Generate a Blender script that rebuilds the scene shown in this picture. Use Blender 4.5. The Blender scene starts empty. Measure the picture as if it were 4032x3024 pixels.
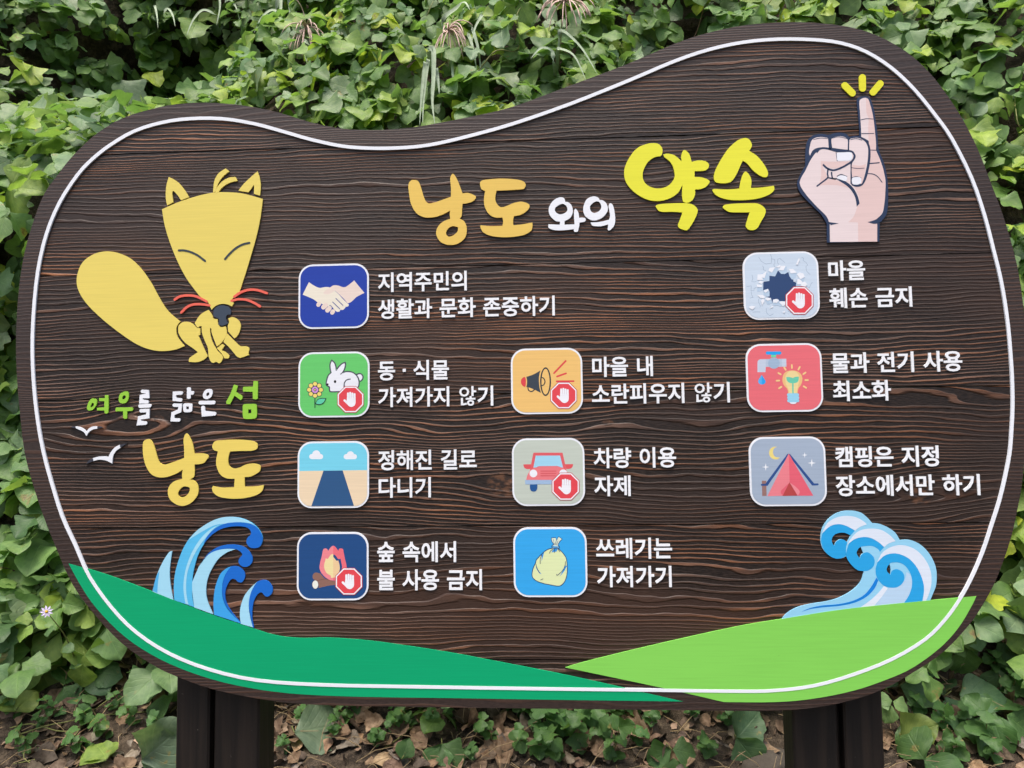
import bpy, math, random
import numpy as np
from mathutils import Vector, Matrix, noise
from mathutils.geometry import tessellate_polygon

scene = bpy.context.scene
COL = scene.collection
R = math.radians

# ------------------------------------------------------------------ camera
CAM = Vector((0.0, -1.53, 1.4))
YAW, PITCH, ROLL = R(-3.0917), R(3.9221), R(-0.7275)
FPX = 26 / 43.27 * 5040.0                       # focal length in photo pixels (4032 wide)
fw = Vector((math.sin(YAW) * math.cos(PITCH), math.cos(YAW) * math.cos(PITCH), math.sin(PITCH)))
rt = fw.cross(Vector((0, 0, 1))).normalized()
up = rt.cross(fw)
rt, up = rt * math.cos(ROLL) + up * math.sin(ROLL), up * math.cos(ROLL) - rt * math.sin(ROLL)
cam_data = bpy.data.cameras.new('camera')
cam_data.sensor_width = 36
cam_data.lens = FPX / 4032 * 36
cam_data.clip_start = 0.05
cam_data.clip_end = 200
cam = bpy.data.objects.new('camera', cam_data)
COL.objects.link(cam)
m = Matrix((rt, up, -fw)).transposed().to_4x4()
m.translation = CAM
cam.matrix_world = m
scene.camera = cam

# ------------------------------------------------------------------ sky, sun, exposure
SUN_EL, SUN_ROT = R(70), R(205)
world = bpy.data.worlds.new('World')
scene.world = world
world.use_nodes = True
wn = world.node_tree
sky = wn.nodes.new('ShaderNodeTexSky')
sky.sky_type = 'NISHITA'
sky.sun_disc = False
sky.sun_elevation = SUN_EL
sky.sun_rotation = SUN_ROT
sky.air_density = 1.0
sky.dust_density = 6.0
sky.ozone_density = 1.0
bg = wn.nodes['Background']
bg.inputs['Strength'].default_value = 0.15
wn.links.new(sky.outputs[0], bg.inputs[0])
sun_data = bpy.data.lights.new('sun', 'SUN')
sun_data.energy = 1.5
sun_data.angle = R(25)
sun_data.color = (1.0, 0.96, 0.9)
sun = bpy.data.objects.new('sun', sun_data)
COL.objects.link(sun)
sd = Vector((math.sin(SUN_ROT) * math.cos(SUN_EL), math.cos(SUN_ROT) * math.cos(SUN_EL), math.sin(SUN_EL)))
sun.rotation_euler = sd.to_track_quat('Z', 'Y').to_euler()
sun.location = sd * 20
scene.view_settings.view_transform = 'Standard'
scene.view_settings.look = 'None'
scene.view_settings.gamma = 1.0
scene.view_settings.exposure = 0.95

# ------------------------------------------------------------------ small helpers
def lin(c):
    return tuple((v / 255 / 12.92) if v / 255 <= 0.04045 else ((v / 255 + 0.055) / 1.055) ** 2.4 for v in c)

def ray(px, py):
    return rt * ((px - 2016) / FPX) + up * ((1512 - py) / FPX) + fw

def plane(px, py, y0=0.0):
    """photo pixel -> (x, z) on the sign's plane at depth y0"""
    d = ray(px, py)
    t = (y0 - CAM.y) / d.y
    p = CAM + d * t
    return (p.x, p.z)

def to_px(p):
    d = Vector(p) - CAM
    w = d.dot(fw)
    return 2016 + FPX * d.dot(rt) / w, 1512 - FPX * d.dot(up) / w, w

def link(name, mesh, parent=None, mats=()):
    o = bpy.data.objects.new(name, mesh)
    COL.objects.link(o)
    for mt in mats:
        mesh.materials.append(mt)
    if parent is not None:
        o.parent = parent
    return o

def empty(name, loc):
    o = bpy.data.objects.new(name, None)
    o.empty_display_size = 0.1
    COL.objects.link(o)
    o.location = loc
    return o

def tag(o, label=None, cat=None, group=None, kind=None):
    if label: o['label'] = label
    if cat: o['category'] = cat
    if group: o['group'] = group
    if kind: o['kind'] = kind
    return o

# ------------------------------------------------------------------ node helper
class NT:
    def __init__(self, name):
        self.mat = bpy.data.materials.new(name)
        self.mat.use_nodes = True
        self.t = self.mat.node_tree
        self.b = self.t.nodes['Principled BSDF']
        self.out = self.t.nodes['Material Output']
    def n(self, kind, **kw):
        nd = self.t.nodes.new(kind)
        for k, v in kw.items():
            setattr(nd, k, v)
        return nd
    def put(self, sock, v):
        if isinstance(v, bpy.types.NodeSocket):
            self.t.links.new(v, sock)
        elif v is not None:
            sock.default_value = v
    def m(self, op, a, b=None, c=None, clamp=False):
        nd = self.n('ShaderNodeMath', operation=op, use_clamp=clamp)
        for i, v in enumerate((a, b, c)):
            if v is not None:
                self.put(nd.inputs[i], v)
        return nd.outputs[0]
    def smooth(self, x, lo, hi):
        nd = self.n('ShaderNodeMapRange', interpolation_type='SMOOTHSTEP')
        self.put(nd.inputs[0], x); self.put(nd.inputs[1], lo); self.put(nd.inputs[2], hi)
        return nd.outputs[0]
    def mix(self, f, a, b, blend='MIX'):
        nd = self.n('ShaderNodeMix', data_type='RGBA', blend_type=blend)
        self.put(nd.inputs[0], f)
        for s, v in ((nd.inputs[6], a), (nd.inputs[7], b)):
            self.put(s, (*v, 1) if isinstance(v, tuple) and len(v) == 3 else v)
        return nd.outputs[2]
    def vec(self, x, y, z):
        nd = self.n('ShaderNodeCombineXYZ')
        for i, v in enumerate((x, y, z)):
            self.put(nd.inputs[i], v)
        return nd.outputs[0]
    def noise(self, v, scale, detail=2, w=None, rough=0.5):
        nd = self.n('ShaderNodeTexNoise', noise_dimensions='4D' if w is not None else '3D')
        self.put(nd.inputs['Vector'], v)
        nd.inputs['Scale'].default_value = scale
        nd.inputs['Detail'].default_value = detail
        nd.inputs['Roughness'].default_value = rough
        if w is not None:
            self.put(nd.inputs['W'], w)
        return nd.outputs[0]
    def coords(self):
        tc = self.n('ShaderNodeTexCoord')
        sp = self.n('ShaderNodeSeparateXYZ')
        self.t.links.new(tc.outputs['Object'], sp.inputs[0])
        return tc.outputs['Object'], sp.outputs[0], sp.outputs[1], sp.outputs[2]
    def bump(self, h, strength, dist, normal=None):
        nd = self.n('ShaderNodeBump')
        nd.inputs['Strength'].default_value = strength
        nd.inputs['Distance'].default_value = dist
        self.put(nd.inputs['Height'], h)
        if normal is not None:
            self.put(nd.inputs['Normal'], normal)
        return nd.outputs[0]
    def set(self, color=None, rough=None, normal=None, spec=None):
        self.put(self.b.inputs['Base Color'], (*color, 1) if isinstance(color, tuple) and len(color) == 3 else color)
        self.put(self.b.inputs['Roughness'], rough)
        self.put(self.b.inputs['Normal'], normal)
        self.put(self.b.inputs['Specular IOR Level'], spec)
        return self.mat

# ------------------------------------------------------------------ paint (one material per colour)
PAINT = {}
PAINT_K = 0.86
def paint(c):
    if c in PAINT:
        return PAINT[c]
    t = NT('paint_%d_%d_%d' % c)
    _, x, y, z = t.coords()
    v = t.vec(t.m('MULTIPLY', x, 9.0), y, t.m('MULTIPLY', z, 330.0))
    fine = t.noise(v, 1.0, 3)
    big = t.noise(t.vec(t.m('MULTIPLY', x, 2.0), y, t.m('MULTIPLY', z, 9.0)), 1.0, 2)
    l = tuple(a * PAINT_K for a in lin(c))
    dk = tuple(a * 0.93 for a in l)
    col = t.mix(t.smooth(t.m('ADD', t.m('MULTIPLY', fine, 0.6), t.m('MULTIPLY', big, 0.4)), 0.35, 0.65), dk, l)
    scuff = t.noise(t.vec(t.m('MULTIPLY', x, 120.0), y, t.m('MULTIPLY', z, 150.0)), 1.0, 2)
    col = t.mix(t.m('MULTIPLY', t.smooth(scuff, 0.74, 0.80), 0.22), col, (0.10, 0.09, 0.08))
    t.set(col, 0.50, t.bump(fine, 0.22, 0.0006), 0.25)
    PAINT[c] = t.mat
    return t.mat

# ------------------------------------------------------------------ 2D drawing on the sign
def parse(s):
    pts = []
    for tok in s.split():
        c = tok.endswith('!')
        x, y = tok.rstrip('!').split(',')
        pts.append((float(x), float(y), c))
    return pts

def cr(p0, p1, p2, p3, n):
    out = []
    for i in range(n):
        t = i / n
        out.append(tuple(0.5 * (2 * b + (c - a) * t + (2 * a - 5 * b + 4 * c - d) * t * t + (3 * b - a - 3 * c + d) * t ** 3)
                         for a, b, c, d in zip(p0, p1, p2, p3)))
    return out

def closed(s, n=5):
    """closed outline through the points; '!' marks a corner"""
    P = parse(s) if isinstance(s, str) else [(*p[:2], False) for p in s]
    N = len(P)
    out = []
    for i in range(N):
        a, b, c, d = P[i - 1], P[i], P[(i + 1) % N], P[(i + 2) % N]
        if b[2] and c[2]:
            out.append(b[:2]); continue
        p0 = b if b[2] else a
        p3 = c if c[2] else d
        out += cr(p0[:2], b[:2], c[:2], p3[:2], n)
    return out

def straight(s):
    return [p[:2] for p in parse(s)]

def opencurve(s, n=5):
    P = [p[:2] for p in parse(s)] if isinstance(s, str) else s
    if len(P) == 2:
        return P
    out = []
    for i in range(len(P) - 1):
        out += cr(P[max(i - 1, 0)], P[i], P[i + 1], P[min(i + 2, len(P) - 1)], n)
    return out + [P[-1]]

def stroke(s, w, smooth=True, caps=6):
    P = opencurve(s) if smooth else [p[:2] for p in parse(s)]
    h = w / 2
    L, Rr = [], []
    for i, p in enumerate(P):
        a, b = P[max(i - 1, 0)], P[min(i + 1, len(P) - 1)]
        dx, dy = b[0] - a[0], b[1] - a[1]
        l = math.hypot(dx, dy) or 1
        nx, ny = -dy / l, dx / l
        k = h
        if not smooth and 0 < i < len(P) - 1:     # mitre
            ux, uy = p[0] - a[0], p[1] - a[1]
            lu = math.hypot(ux, uy) or 1
            k = h / max(0.45, abs(nx * (-uy / lu) + ny * (ux / lu)))
        L.append((p[0] + nx * k, p[1] + ny * k)); Rr.append((p[0] - nx * k, p[1] - ny * k))
    def cap(c, frm):
        a0 = math.atan2(frm[1] - c[1], frm[0] - c[0])
        return [(c[0] + h * math.cos(a0 - math.pi * (i + 1) / (caps + 1)), c[1] + h * math.sin(a0 - math.pi * (i + 1) / (caps + 1))) for i in range(caps)]
    return L + cap(P[-1], L[-1]) + Rr[::-1] + cap(P[0], Rr[0])

def ring(s, w, n=5):
    """closed outline stroke -> (outer loop, inner loop)"""
    P = closed(s, n) if isinstance(s, str) else s
    N = len(P)
    area = sum(P[i - 1][0] * P[i][1] - P[i][0] * P[i - 1][1] for i in range(N))
    sg = 1 if area > 0 else -1
    o, i_ = [], []
    for i, p in enumerate(P):
        a, b = P[i - 1], P[(i + 1) % N]
        dx, dy = b[0] - a[0], b[1] - a[1]
        l = math.hypot(dx, dy) or 1
        nx, ny = dy / l * sg, -dx / l * sg
        o.append((p[0] + nx * w / 2, p[1] + ny * w / 2)); i_.append((p[0] - nx * w / 2, p[1] - ny * w / 2))
    return o, i_

def ellipse(cx, cy, rx, ry=None, n=28):
    ry = ry or rx
    return [(cx + rx * math.cos(2 * math.pi * i / n), cy + ry * math.sin(2 * math.pi * i / n)) for i in range(n)]

def clip_half(P, f):
    """keep the part of P where f(p) >= 0"""
    out = []
    for i in range(len(P)):
        a, b = P[i - 1], P[i]
        fa, fb = f(a), f(b)
        if fa >= 0 and fb >= 0:
            out.append(b)
        elif fa >= 0 > fb or fb >= 0 > fa:
            t = fa / (fa - fb)
            q = (a[0] + (b[0] - a[0]) * t, a[1] + (b[1] - a[1]) * t)
            out.append(q)
            if fb >= 0:
                out.append(b)
    return out

class Crop:
    def __init__(self, ox, oy, s):
        self.o = (ox, oy, s)
    def __call__(self, pts):
        ox, oy, s = self.o
        return [plane(ox + x / s, oy + y / s) for x, y in pts]

FIELD = 0.0023        # depth of the sand-blasted field behind the painted faces
class Art:
    """flat or raised painted shapes, one mesh with a slot for each colour"""
    def __init__(self):
        self.v, self.f, self.mi, self.mats = [], [], [], []
    def _mat(self, m_):
        if m_ not in self.mats:
            self.mats.append(m_)
        return self.mats.index(m_)
    def add(self, loops, mat, y, depth=None, side=None, bevel=None):
        """loops: list of (x, z) loops (outer first, then holes); y: plane; depth: back plane when raised"""
        if not isinstance(loops[0], list):
            loops = [loops]
        if isinstance(mat, tuple):
            mat = paint(mat)
        mi = self._mat(mat)
        base = len(self.v)
        flat = [p for l in loops for p in l]
        self.v += [(p[0], y, p[1]) for p in flat]
        for tri in tessellate_polygon([[Vector((p[0], p[1], 0)) for p in l] for l in loops]):
            a, b, c = (flat[i] for i in tri)
            ar = (b[0] - a[0]) * (c[1] - a[1]) - (c[0] - a[0]) * (b[1] - a[1])
            if abs(ar) < 1e-14:
                continue
            # facing -y : (x,z) counter-clockwise seen from the front
            self.f.append([base + i for i in (tri if ar > 0 else tri[::-1])]); self.mi.append(mi)
        if depth is not None:
            smi = self._mat(side if side is not None else mat)
            k = 0
            for l in loops:
                n = len(l)
                b2 = len(self.v)
                self.v += [(p[0], y, p[1]) for p in l] + [(p[0], depth, p[1]) for p in l]
                for i in range(n):
                    j = (i + 1) % n
                    self.f.append([b2 + i, b2 + j, b2 + n + j, b2 + n + i]); self.mi.append(smi)
    def build(self, name, parent, origin):
        me = bpy.data.meshes.new(name)
        me.from_pydata(self.v, [], self.f)
        for m_ in self.mats:
            me.materials.append(m_)
        me.polygons.foreach_set('material_index', self.mi)
        me.validate(); me.update()
        o = link(name, me, parent)
        o.location = origin
        return o

# ------------------------------------------------------------------ terrain: flat verge, then a steep bank
PROF = [(-8, 0), (-0.6, 0), (0, 0.10), (0.8, 0.45), (1.05, 0.6), (1.25, 1.0), (1.42, 1.6), (1.58, 2.2), (1.84, 2.9), (2.2, 3.5), (2.75, 4.15), (5, 6.2), (12, 10.5)]
PY = np.array([p[0] for p in PROF]); PZ = np.array([p[1] for p in PROF])
PS = np.concatenate([[0], np.cumsum(np.hypot(np.diff(PY), np.diff(PZ)))])
def prof(s):
    return float(np.interp(s, PS, PY)), float(np.interp(s, PS, PZ))
def gauss(x, z, cx, cz, sx, sz):
    return math.exp(-((x - cx) / sx) ** 2 - ((z - cz) / sz) ** 2)
def disp(x, z):
    k = min(1, max(0, (z - 0.45) / 0.6))
    k = k * k * (3 - 2 * k)
    d = 0.20 * noise.noise(Vector((x * 1.1, z * 1.1, 3.1))) + 0.11 * noise.noise(Vector((x * 2.6, z * 2.6, 7.7)))
    d -= 0.40 * gauss(x, z, -1.85, 2.35, 0.55, 0.35)
    d += 1.7 * gauss(x, z, -2.05, 3.30, 0.5, 0.42)
    d += 0.35 * gauss(x, z, 0.55, 3.0, 0.35, 0.3)
    return k * d
def surf(x, s):
    y, z = prof(s)
    return Vector((x, y + disp(x, z), z + 0.02 * noise.noise(Vector((x * 3, y * 3, 1.3))) * (1 if y > -0.5 else 0.3)))
def surf_normal(x, s):
    e = 0.04
    a = surf(x + e, s) - surf(x - e, s); b = surf(x, s + e) - surf(x, s - e)
    return a.cross(b).normalized()
def inside(p):
    if p.z <= 0.1:
        return p.z < 0.1 * max(0, (p.y + 0.6) / 0.6)
    return p.y > float(np.interp(p.z, PZ[1:], PY[1:])) + disp(p.x, p.z)
def hit(px, py, off=0.0):
    """first point of the bank seen through a photo pixel"""
    d = ray(px, py); t = 0.4
    while t < 12 and not inside(CAM + d * t):
        t += 0.02
    return CAM + d * (t - off)
def ground_z(x, y):
    s = float(np.interp(y, PY, PS))
    return surf(x, s).z

def soil_material():
    t = NT('soil')
    o, x, y, z = t.coords()
    n1 = t.noise(o, 5, 5); n2 = t.noise(o, 38, 4, rough=0.65); n3 = t.noise(o, 160, 3)
    c = t.mix(t.smooth(n1, 0.35, 0.65), (0.026, 0.020, 0.015), (0.060, 0.045, 0.031))
    c = t.mix(t.smooth(n2, 0.42, 0.7), c, (0.11, 0.083, 0.058))
    c = t.mix(t.smooth(n3, 0.60, 0.75), c, (0.030, 0.022, 0.016))
    h = t.m('ADD', t.m('MULTIPLY', n2, 0.7), t.m('MULTIPLY', n3, 0.3))
    return t.set(c, 0.92, t.bump(h, 0.9, 0.03), 0.2)

def build_ground():
    ss = np.unique(np.concatenate([np.linspace(0, PS[1], 8), np.linspace(PS[1], PS[4], 34), np.linspace(PS[4], PS[11], 70), np.linspace(PS[11], PS[-1], 8)]))
    xs = np.concatenate([np.linspace(-12, -4.2, 8), np.linspace(-4, 4, 120), np.linspace(4.2, 12, 8)])
    v = [surf(x, s) for s in ss for x in xs]
    n = len(xs)
    f = [(i * n + j, i * n + j + 1, (i + 1) * n + j + 1, (i + 1) * n + j) for i in range(len(ss) - 1) for j in range(n - 1)]
    me = bpy.data.meshes.new('ground')
    me.from_pydata(v, [], f)
    me.shade_smooth()
    o = link('ground', me, None, [soil_material()])
    tag(o, kind='structure')
build_ground()

# ------------------------------------------------------------------ the wooden sign
BASE = Vector((-0.03, 0.09, 0.0))
sign = empty('wooden_sign', BASE)
tag(sign, 'large bean shaped dark wood sign with Korean lettering and colourful pictograms on two posts', 'sign')
ORG = -BASE          # children keep world coordinates in their meshes

OUTLINE = "219,700 273,629 365,538 474,469 583,433 693,410 820,404 957,415 1094,442 1230,483 1349,506 1476,512 1604,504 1732,483 1868,456 2016,421 2244,337 2472,251 2654,173 2791,128 2927,100 3064,88 3201,89 3338,105 3447,137 3565,201 3657,283 3729,374 3793,474 3848,583 3894,700 3950,850 3994,1000 4020,1130 4038,1300 4046,1500 4043,1700 4025,1900 4000,2035 3983,2110 3954,2200 3913,2302 3862,2394 3811,2466 3719,2563 3616,2635 3471,2717 3309,2768 3156,2792 3020,2799 2900,2799 2300,2792 1800,2786 1300,2777 1076,2760 854,2718 696,2664 600,2617 481,2534 373,2420 285,2300 217,2148 172,2034 137,1931 97,1782 78,1622 66,1473 63,1324 74,1141 97,992 137,855 177,758"
STRIPE = "305,690 366,625 437,570 529,517 638,483 747,468 875,468 1003,488 1121,520 1230,551 1349,576 1458,584 1568,583 1686,572 1823,542 2016,489 2244,410 2472,319 2654,242 2791,196 2927,167 3064,155 3201,157 3310,170 3411,205 3511,269 3602,355 3684,456 3748,547 3825,700 3877,850 3916,1000 3936,1080 3954,1174 3969,1282 3978,1380 3985,1488 3987,1600 3981,1720 3974,1792 3956,1883 3934,1973 3905,2064 3869,2172 3822,2280 3775,2364 3719,2441 3642,2517 3514,2594 3361,2655 3207,2699 3054,2718 2900,2721 2492,2716 2094,2711 1597,2703 1266,2696 1013,2678 823,2635 665,2572 538,2490 443,2395 353,2270 298,2148 246,2034 206,1908 172,1782 149,1656 135,1530 128,1393 132,1244 149,1072 183,923 235,798"
S = Crop(0, 0, 1.0)
out_loop = S(closed(OUTLINE, 3))
stripe_mid = closed(STRIPE, 3)
stripe_o, stripe_i = ring(stripe_mid, 13)
mid_loop = S(stripe_mid)

KNOTS = [plane(1990, 1905), plane(3628, 1948), plane(622, 1648), plane(2392, 1665)]
def wood_material(name, field=True):
    t = NT(name)
    o, x, y, z = t.coords()
    at = t.n('ShaderNodeAttribute', attribute_type='OBJECT', attribute_name='grain_seed')
    w = at.outputs['Fac']
    freq = t.n('ShaderNodeAttribute', attribute_type='OBJECT', attribute_name='grain_freq').outputs['Fac']
    wamp = t.n('ShaderNodeAttribute', attribute_type='OBJECT', attribute_name='grain_warp').outputs['Fac']
    warp = t.noise(t.vec(t.m('MULTIPLY', x, 1.25), 0.0, t.m('MULTIPLY', z, 3.2)), 1.0, 2, w)
    warp2 = t.noise(t.vec(t.m('MULTIPLY', x, 7.0), 0.0, t.m('MULTIPLY', z, 22.0)), 1.0, 2, w)
    spac = t.noise(t.vec(t.m('MULTIPLY', x, 0.35), 0.0, t.m('MULTIPLY', z, 9.0)), 1.0, 2, w)
    g = t.m('MULTIPLY', z, freq)
    g = t.m('MULTIPLY_ADD', warp, wamp, g)
    g = t.m('MULTIPLY_ADD', warp2, 1.9, g)
    g = t.m('MULTIPLY_ADD', spac, 11.0, g)
    knot = None
    for kx, kz in KNOTS[:3]:
        dx = t.m('SUBTRACT', x, kx); dz = t.m('SUBTRACT', z, kz)
        ex = t.m('EXPONENT', t.m('MULTIPLY', t.m('POWER', t.m('DIVIDE', dx, 0.085), 2.0), -1.0))
        ez = t.m('EXPONENT', t.m('MULTIPLY', t.m('ABSOLUTE', dz), -14.0))
        th = t.m('TANH', t.m('DIVIDE', dz, 0.016))
        g = t.m('MULTIPLY_ADD', t.m('MULTIPLY', t.m('MULTIPLY', th, ex), ez), -2.3, g)
    for i, (kx, kz) in enumerate(KNOTS):
        rx, rz = ((0.036, 0.026), (0.024, 0.020), (0.012, 0.007), (0.012, 0.006))[i]
        dx = t.m('DIVIDE', t.m('SUBTRACT', x, kx), rx); dz = t.m('DIVIDE', t.m('SUBTRACT', z, kz), rz)
        r2 = t.m('ADD', t.m('POWER', dx, 2.0), t.m('POWER', dz, 2.0))
        r2 = t.m('ADD', r2, t.m('MULTIPLY', warp2, 0.9))
        mk = t.m('SUBTRACT', 1.0, t.smooth(r2, 0.9, 1.7))
        knot = mk if knot is None else t.m('MAXIMUM', knot, mk)
    fr = t.m('FRACT', g)
    wob = t.noise(t.vec(t.m('MULTIPLY', x, 11.0), 0.0, t.m('MULTIPLY', z, 60.0)), 1.0, 3, w)
    fine = t.noise(t.vec(t.m('MULTIPLY', x, 90.0), 0.0, t.m('MULTIPLY', z, 520.0)), 1.0, 3)
    lo = t.m('MULTIPLY_ADD', wob, 0.55, 0.27)
    ridge = t.m('MULTIPLY', t.smooth(fr, lo, t.m('ADD', lo, 0.16)), t.m('SUBTRACT', 1.0, t.smooth(fr, 0.90, 0.985)))
    area = t.noise(t.vec(t.m('MULTIPLY', x, 1.6), 0.0, t.m('MULTIPLY', z, 6.0)), 1.0, 3, t.m('ADD', w, 4.0))
    if field:
        strength = t.smooth(area, 0.38, 0.66)
        brk = t.noise(t.vec(t.m('MULTIPLY', x, 5.0), 0.0, t.m('MULTIPLY', z, 75.0)), 1.0, 2, t.m('ADD', w, 2.0))
        r = t.m('MULTIPLY', t.m('MULTIPLY', ridge, t.m('MULTIPLY_ADD', strength, 0.85, 0.15)), t.m('MULTIPLY_ADD', t.smooth(brk, 0.30, 0.62), 0.75, 0.25))
        warm = t.noise(t.vec(t.m('MULTIPLY', x, 3.0), 0.0, t.m('MULTIPLY', z, 14.0)), 1.0, 3, w)
        ridgecol = t.mix(t.smooth(warm, 0.38, 0.66), (0.180, 0.105, 0.075), (0.335, 0.135, 0.060))
        valley = t.mix(t.smooth(fine, 0.35, 0.7), (0.0078, 0.0048, 0.0037), (0.0255, 0.0155, 0.0112))
        stain = t.noise(t.vec(t.m('MULTIPLY', x, 1.1), 0.0, t.m('MULTIPLY', z, 3.4)), 1.0, 4, t.m('ADD', w, 9.0))
        valley = t.mix(t.m('MULTIPLY', t.smooth(area, 0.52, 0.32), 0.8), valley, (0.034, 0.0200, 0.0150))
        valley = t.mix(t.m('MULTIPLY', t.smooth(stain, 0.52, 0.68), 0.6), valley, (0.056, 0.0270, 0.0165))
        c = t.mix(r, valley, ridgecol)
        kn = t.noise(t.vec(t.m('MULTIPLY', x, 70.0), 0.0, t.m('MULTIPLY', z, 120.0)), 1.0, 4)
        c = t.mix(t.m('MULTIPLY', knot, 0.85), c, t.mix(t.smooth(kn, 0.4, 0.62), (0.022, 0.013, 0.010), (0.125, 0.058, 0.030)))
        h = t.m('ADD', t.m('MULTIPLY', ridge, t.m('MULTIPLY_ADD', strength, 0.6, 0.4)), t.m('MULTIPLY', fine, 0.22))
        nrm = t.bump(h, 1.0, 0.0026)
        rough = t.m('MULTIPLY_ADD', fine, 0.22, 0.36)
        t.set(c, rough, nrm, 0.33)
    else:
        r = t.m('MULTIPLY', ridge, t.m('MULTIPLY_ADD', t.smooth(area, 0.35, 0.7), 0.6, 0.15))
        base = t.mix(t.smooth(fine, 0.3, 0.7), (0.0210, 0.0132, 0.0108), (0.038, 0.0240, 0.0195))
        c = t.mix(t.m('MULTIPLY', r, 0.6), base, (0.110, 0.052, 0.030))
        h = t.m('ADD', t.m('MULTIPLY', ridge, 0.4), t.m('MULTIPLY', fine, 0.5))
        t.set(c, 0.48, t.bump(h, 0.5, 0.0010), 0.4)
    return t.mat
WOOD = wood_material('sandblasted_cedar')
RIMWOOD = wood_material('rim_cedar', False)

# planks of the board (seams are level), each its own part
THICK = 0.048
SEAMS = [3.0, 2.003, 1.747, 1.487, 1.225, 0.966, 0.0]
plank_id = 0
for k in range(len(SEAMS) - 1):
    hi, lo = SEAMS[k] - 0.0010, SEAMS[k + 1] + 0.0010
    strip = clip_half(clip_half(out_loop, lambda p: hi - p[1]), lambda p: p[1] - lo)
    pieces = [strip]
    if k == 0:
        cut = plane(1476, 512)[0]
        pieces = [clip_half(strip, lambda p: cut - p[0]), clip_half(strip, lambda p: p[0] - cut)]
    for pc in pieces:
        # drop doubled points
        q = [p for i, p in enumerate(pc) if math.hypot(p[0] - pc[i - 1][0], p[1] - pc[i - 1][1]) > 1e-5]
        a = Art()
        a.add(q, WOOD, FIELD + (0.0006 if k % 2 else 0.0), THICK, RIMWOOD)
        a.add(q, RIMWOOD, THICK)
        o = a.build('plank', sign, ORG)
        o['grain_seed'] = 1.7 + 5.3 * plank_id
        o['grain_freq'], o['grain_warp'] = [(128.0, 5.0), (128.0, 5.0), (120.0, 6.0), (126.0, 9.0), (114.0, 18.0), (106.0, 10.0), (138.0, 5.0)][plank_id]
        plank_id += 1

a = Art(); a.add([out_loop, mid_loop], RIMWOOD, 0.0, FIELD + 0.0004)
rim = a.build('rim', sign, ORG)
rim['grain_seed'], rim['grain_freq'], rim['grain_warp'] = 3.3, 130.0, 8.0

# hills
HILL_L = "270,2218! 420,2262 602,2330 800,2408 960,2462 1080,2500 1180,2512 1300,2511 1450,2522 1620,2545 1800,2574 1935,2600 2193,2650 2452,2707 2690,2762! 2293,2757 1796,2749 1400,2743 1139,2730 949,2702 791,2661 633,2597 494,2509 380,2395 316,2302"
HILL_R = "2226,2628! 2323,2600 2600,2533 2900,2467 3077,2437 3335,2397 3668,2363 3844,2347! 3821,2394 3770,2476 3698,2553 3591,2630 3489,2676 3361,2719 3207,2750 3054,2764 2850,2764! 2611,2709"
EDGE_G = (150, 205, 160)
a = Art(); a.add(S(closed(HILL_L, 4)), (0, 166, 110), -0.0003, FIELD); a.build('hill', sign, ORG)['label'] = 'emerald green painted hill'
a = Art(); a.add(S(closed(HILL_R, 4)), (134, 212, 90), -0.0006, FIELD); a.build('hill', sign, ORG)['label'] = 'lime green painted hill'
WHITE = (240, 244, 250)
a = Art(); a.add([S(stripe_o), S(stripe_i)], WHITE, -0.0011, FIELD); a.build('outline_stripe', sign, ORG)

# posts: a pair of square timbers at each side, standing on the bank's foot
def post_material():
    t = NT('post_stain')
    o, x, y, z = t.coords()
    g = t.noise(t.vec(t.m('MULTIPLY', x, 60.0), t.m('MULTIPLY', y, 60.0), t.m('MULTIPLY', z, 3.0)), 1.0, 4)
    sp = t.noise(o, 140, 2)
    c = t.mix(t.smooth(g, 0.35, 0.7), (0.0075, 0.0058, 0.005), (0.020, 0.0140, 0.0105))
    c = t.mix(t.smooth(sp, 0.74, 0.80), c, (0.10, 0.085, 0.07))
    return t.set(c, 0.5, t.bump(g, 0.5, 0.003), 0.35)
POSTM = post_material()
def post(x0, x1, y0, y1, z0, z1):
    b = 0.004
    prof_ = [(x0 + b, y0), (x1 - b, y0), (x1, y0 + b), (x1, y1 - b), (x1 - b, y1), (x0 + b, y1), (x0, y1 - b), (x0, y0 + b)]
    zs = [z0 + (z1 - z0) * i / 6 for i in range(7)]
    v = [(p[0], p[1], zz) for zz in zs for p in prof_]
    f = [(r * 8 + i, r * 8 + (i + 1) % 8, (r + 1) * 8 + (i + 1) % 8, (r + 1) * 8 + i) for r in range(6) for i in range(8)]
    f += [tuple(range(8))[::-1], tuple(48 + i for i in range(8))]
    me = bpy.data.meshes.new('post'); me.from_pydata(v, [], f); me.update()
    o = link('post', me, sign, [POSTM]); o.location = ORG
PYF = THICK + 0.0006
def pxx(px, py=2850):
    return plane(px, py, PYF)[0]
for (l, r_), d in (((692, 823), 0.09), ((842, 1020), 0.09), ((3122, 3299), 0.07), ((3324, 3478), 0.07)):
    post(pxx(l), pxx(r_), PYF, PYF + d, -0.35, 2.0 if l > 2000 else 1.9)
# dark backing board between each pair of timbers
for l, r_ in ((823, 842), (3299, 3324)):
    x0, x1 = pxx(l), pxx(r_)
    me_o = Art()
    me_o.add([(x0 - 0.002, -0.3), (x1 + 0.002, -0.3), (x1 + 0.002, 1.9), (x0 - 0.002, 1.9)], POSTM, PYF + 0.03, PYF + 0.07)
    me_o.build('post_filler', sign, ORG)

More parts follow.
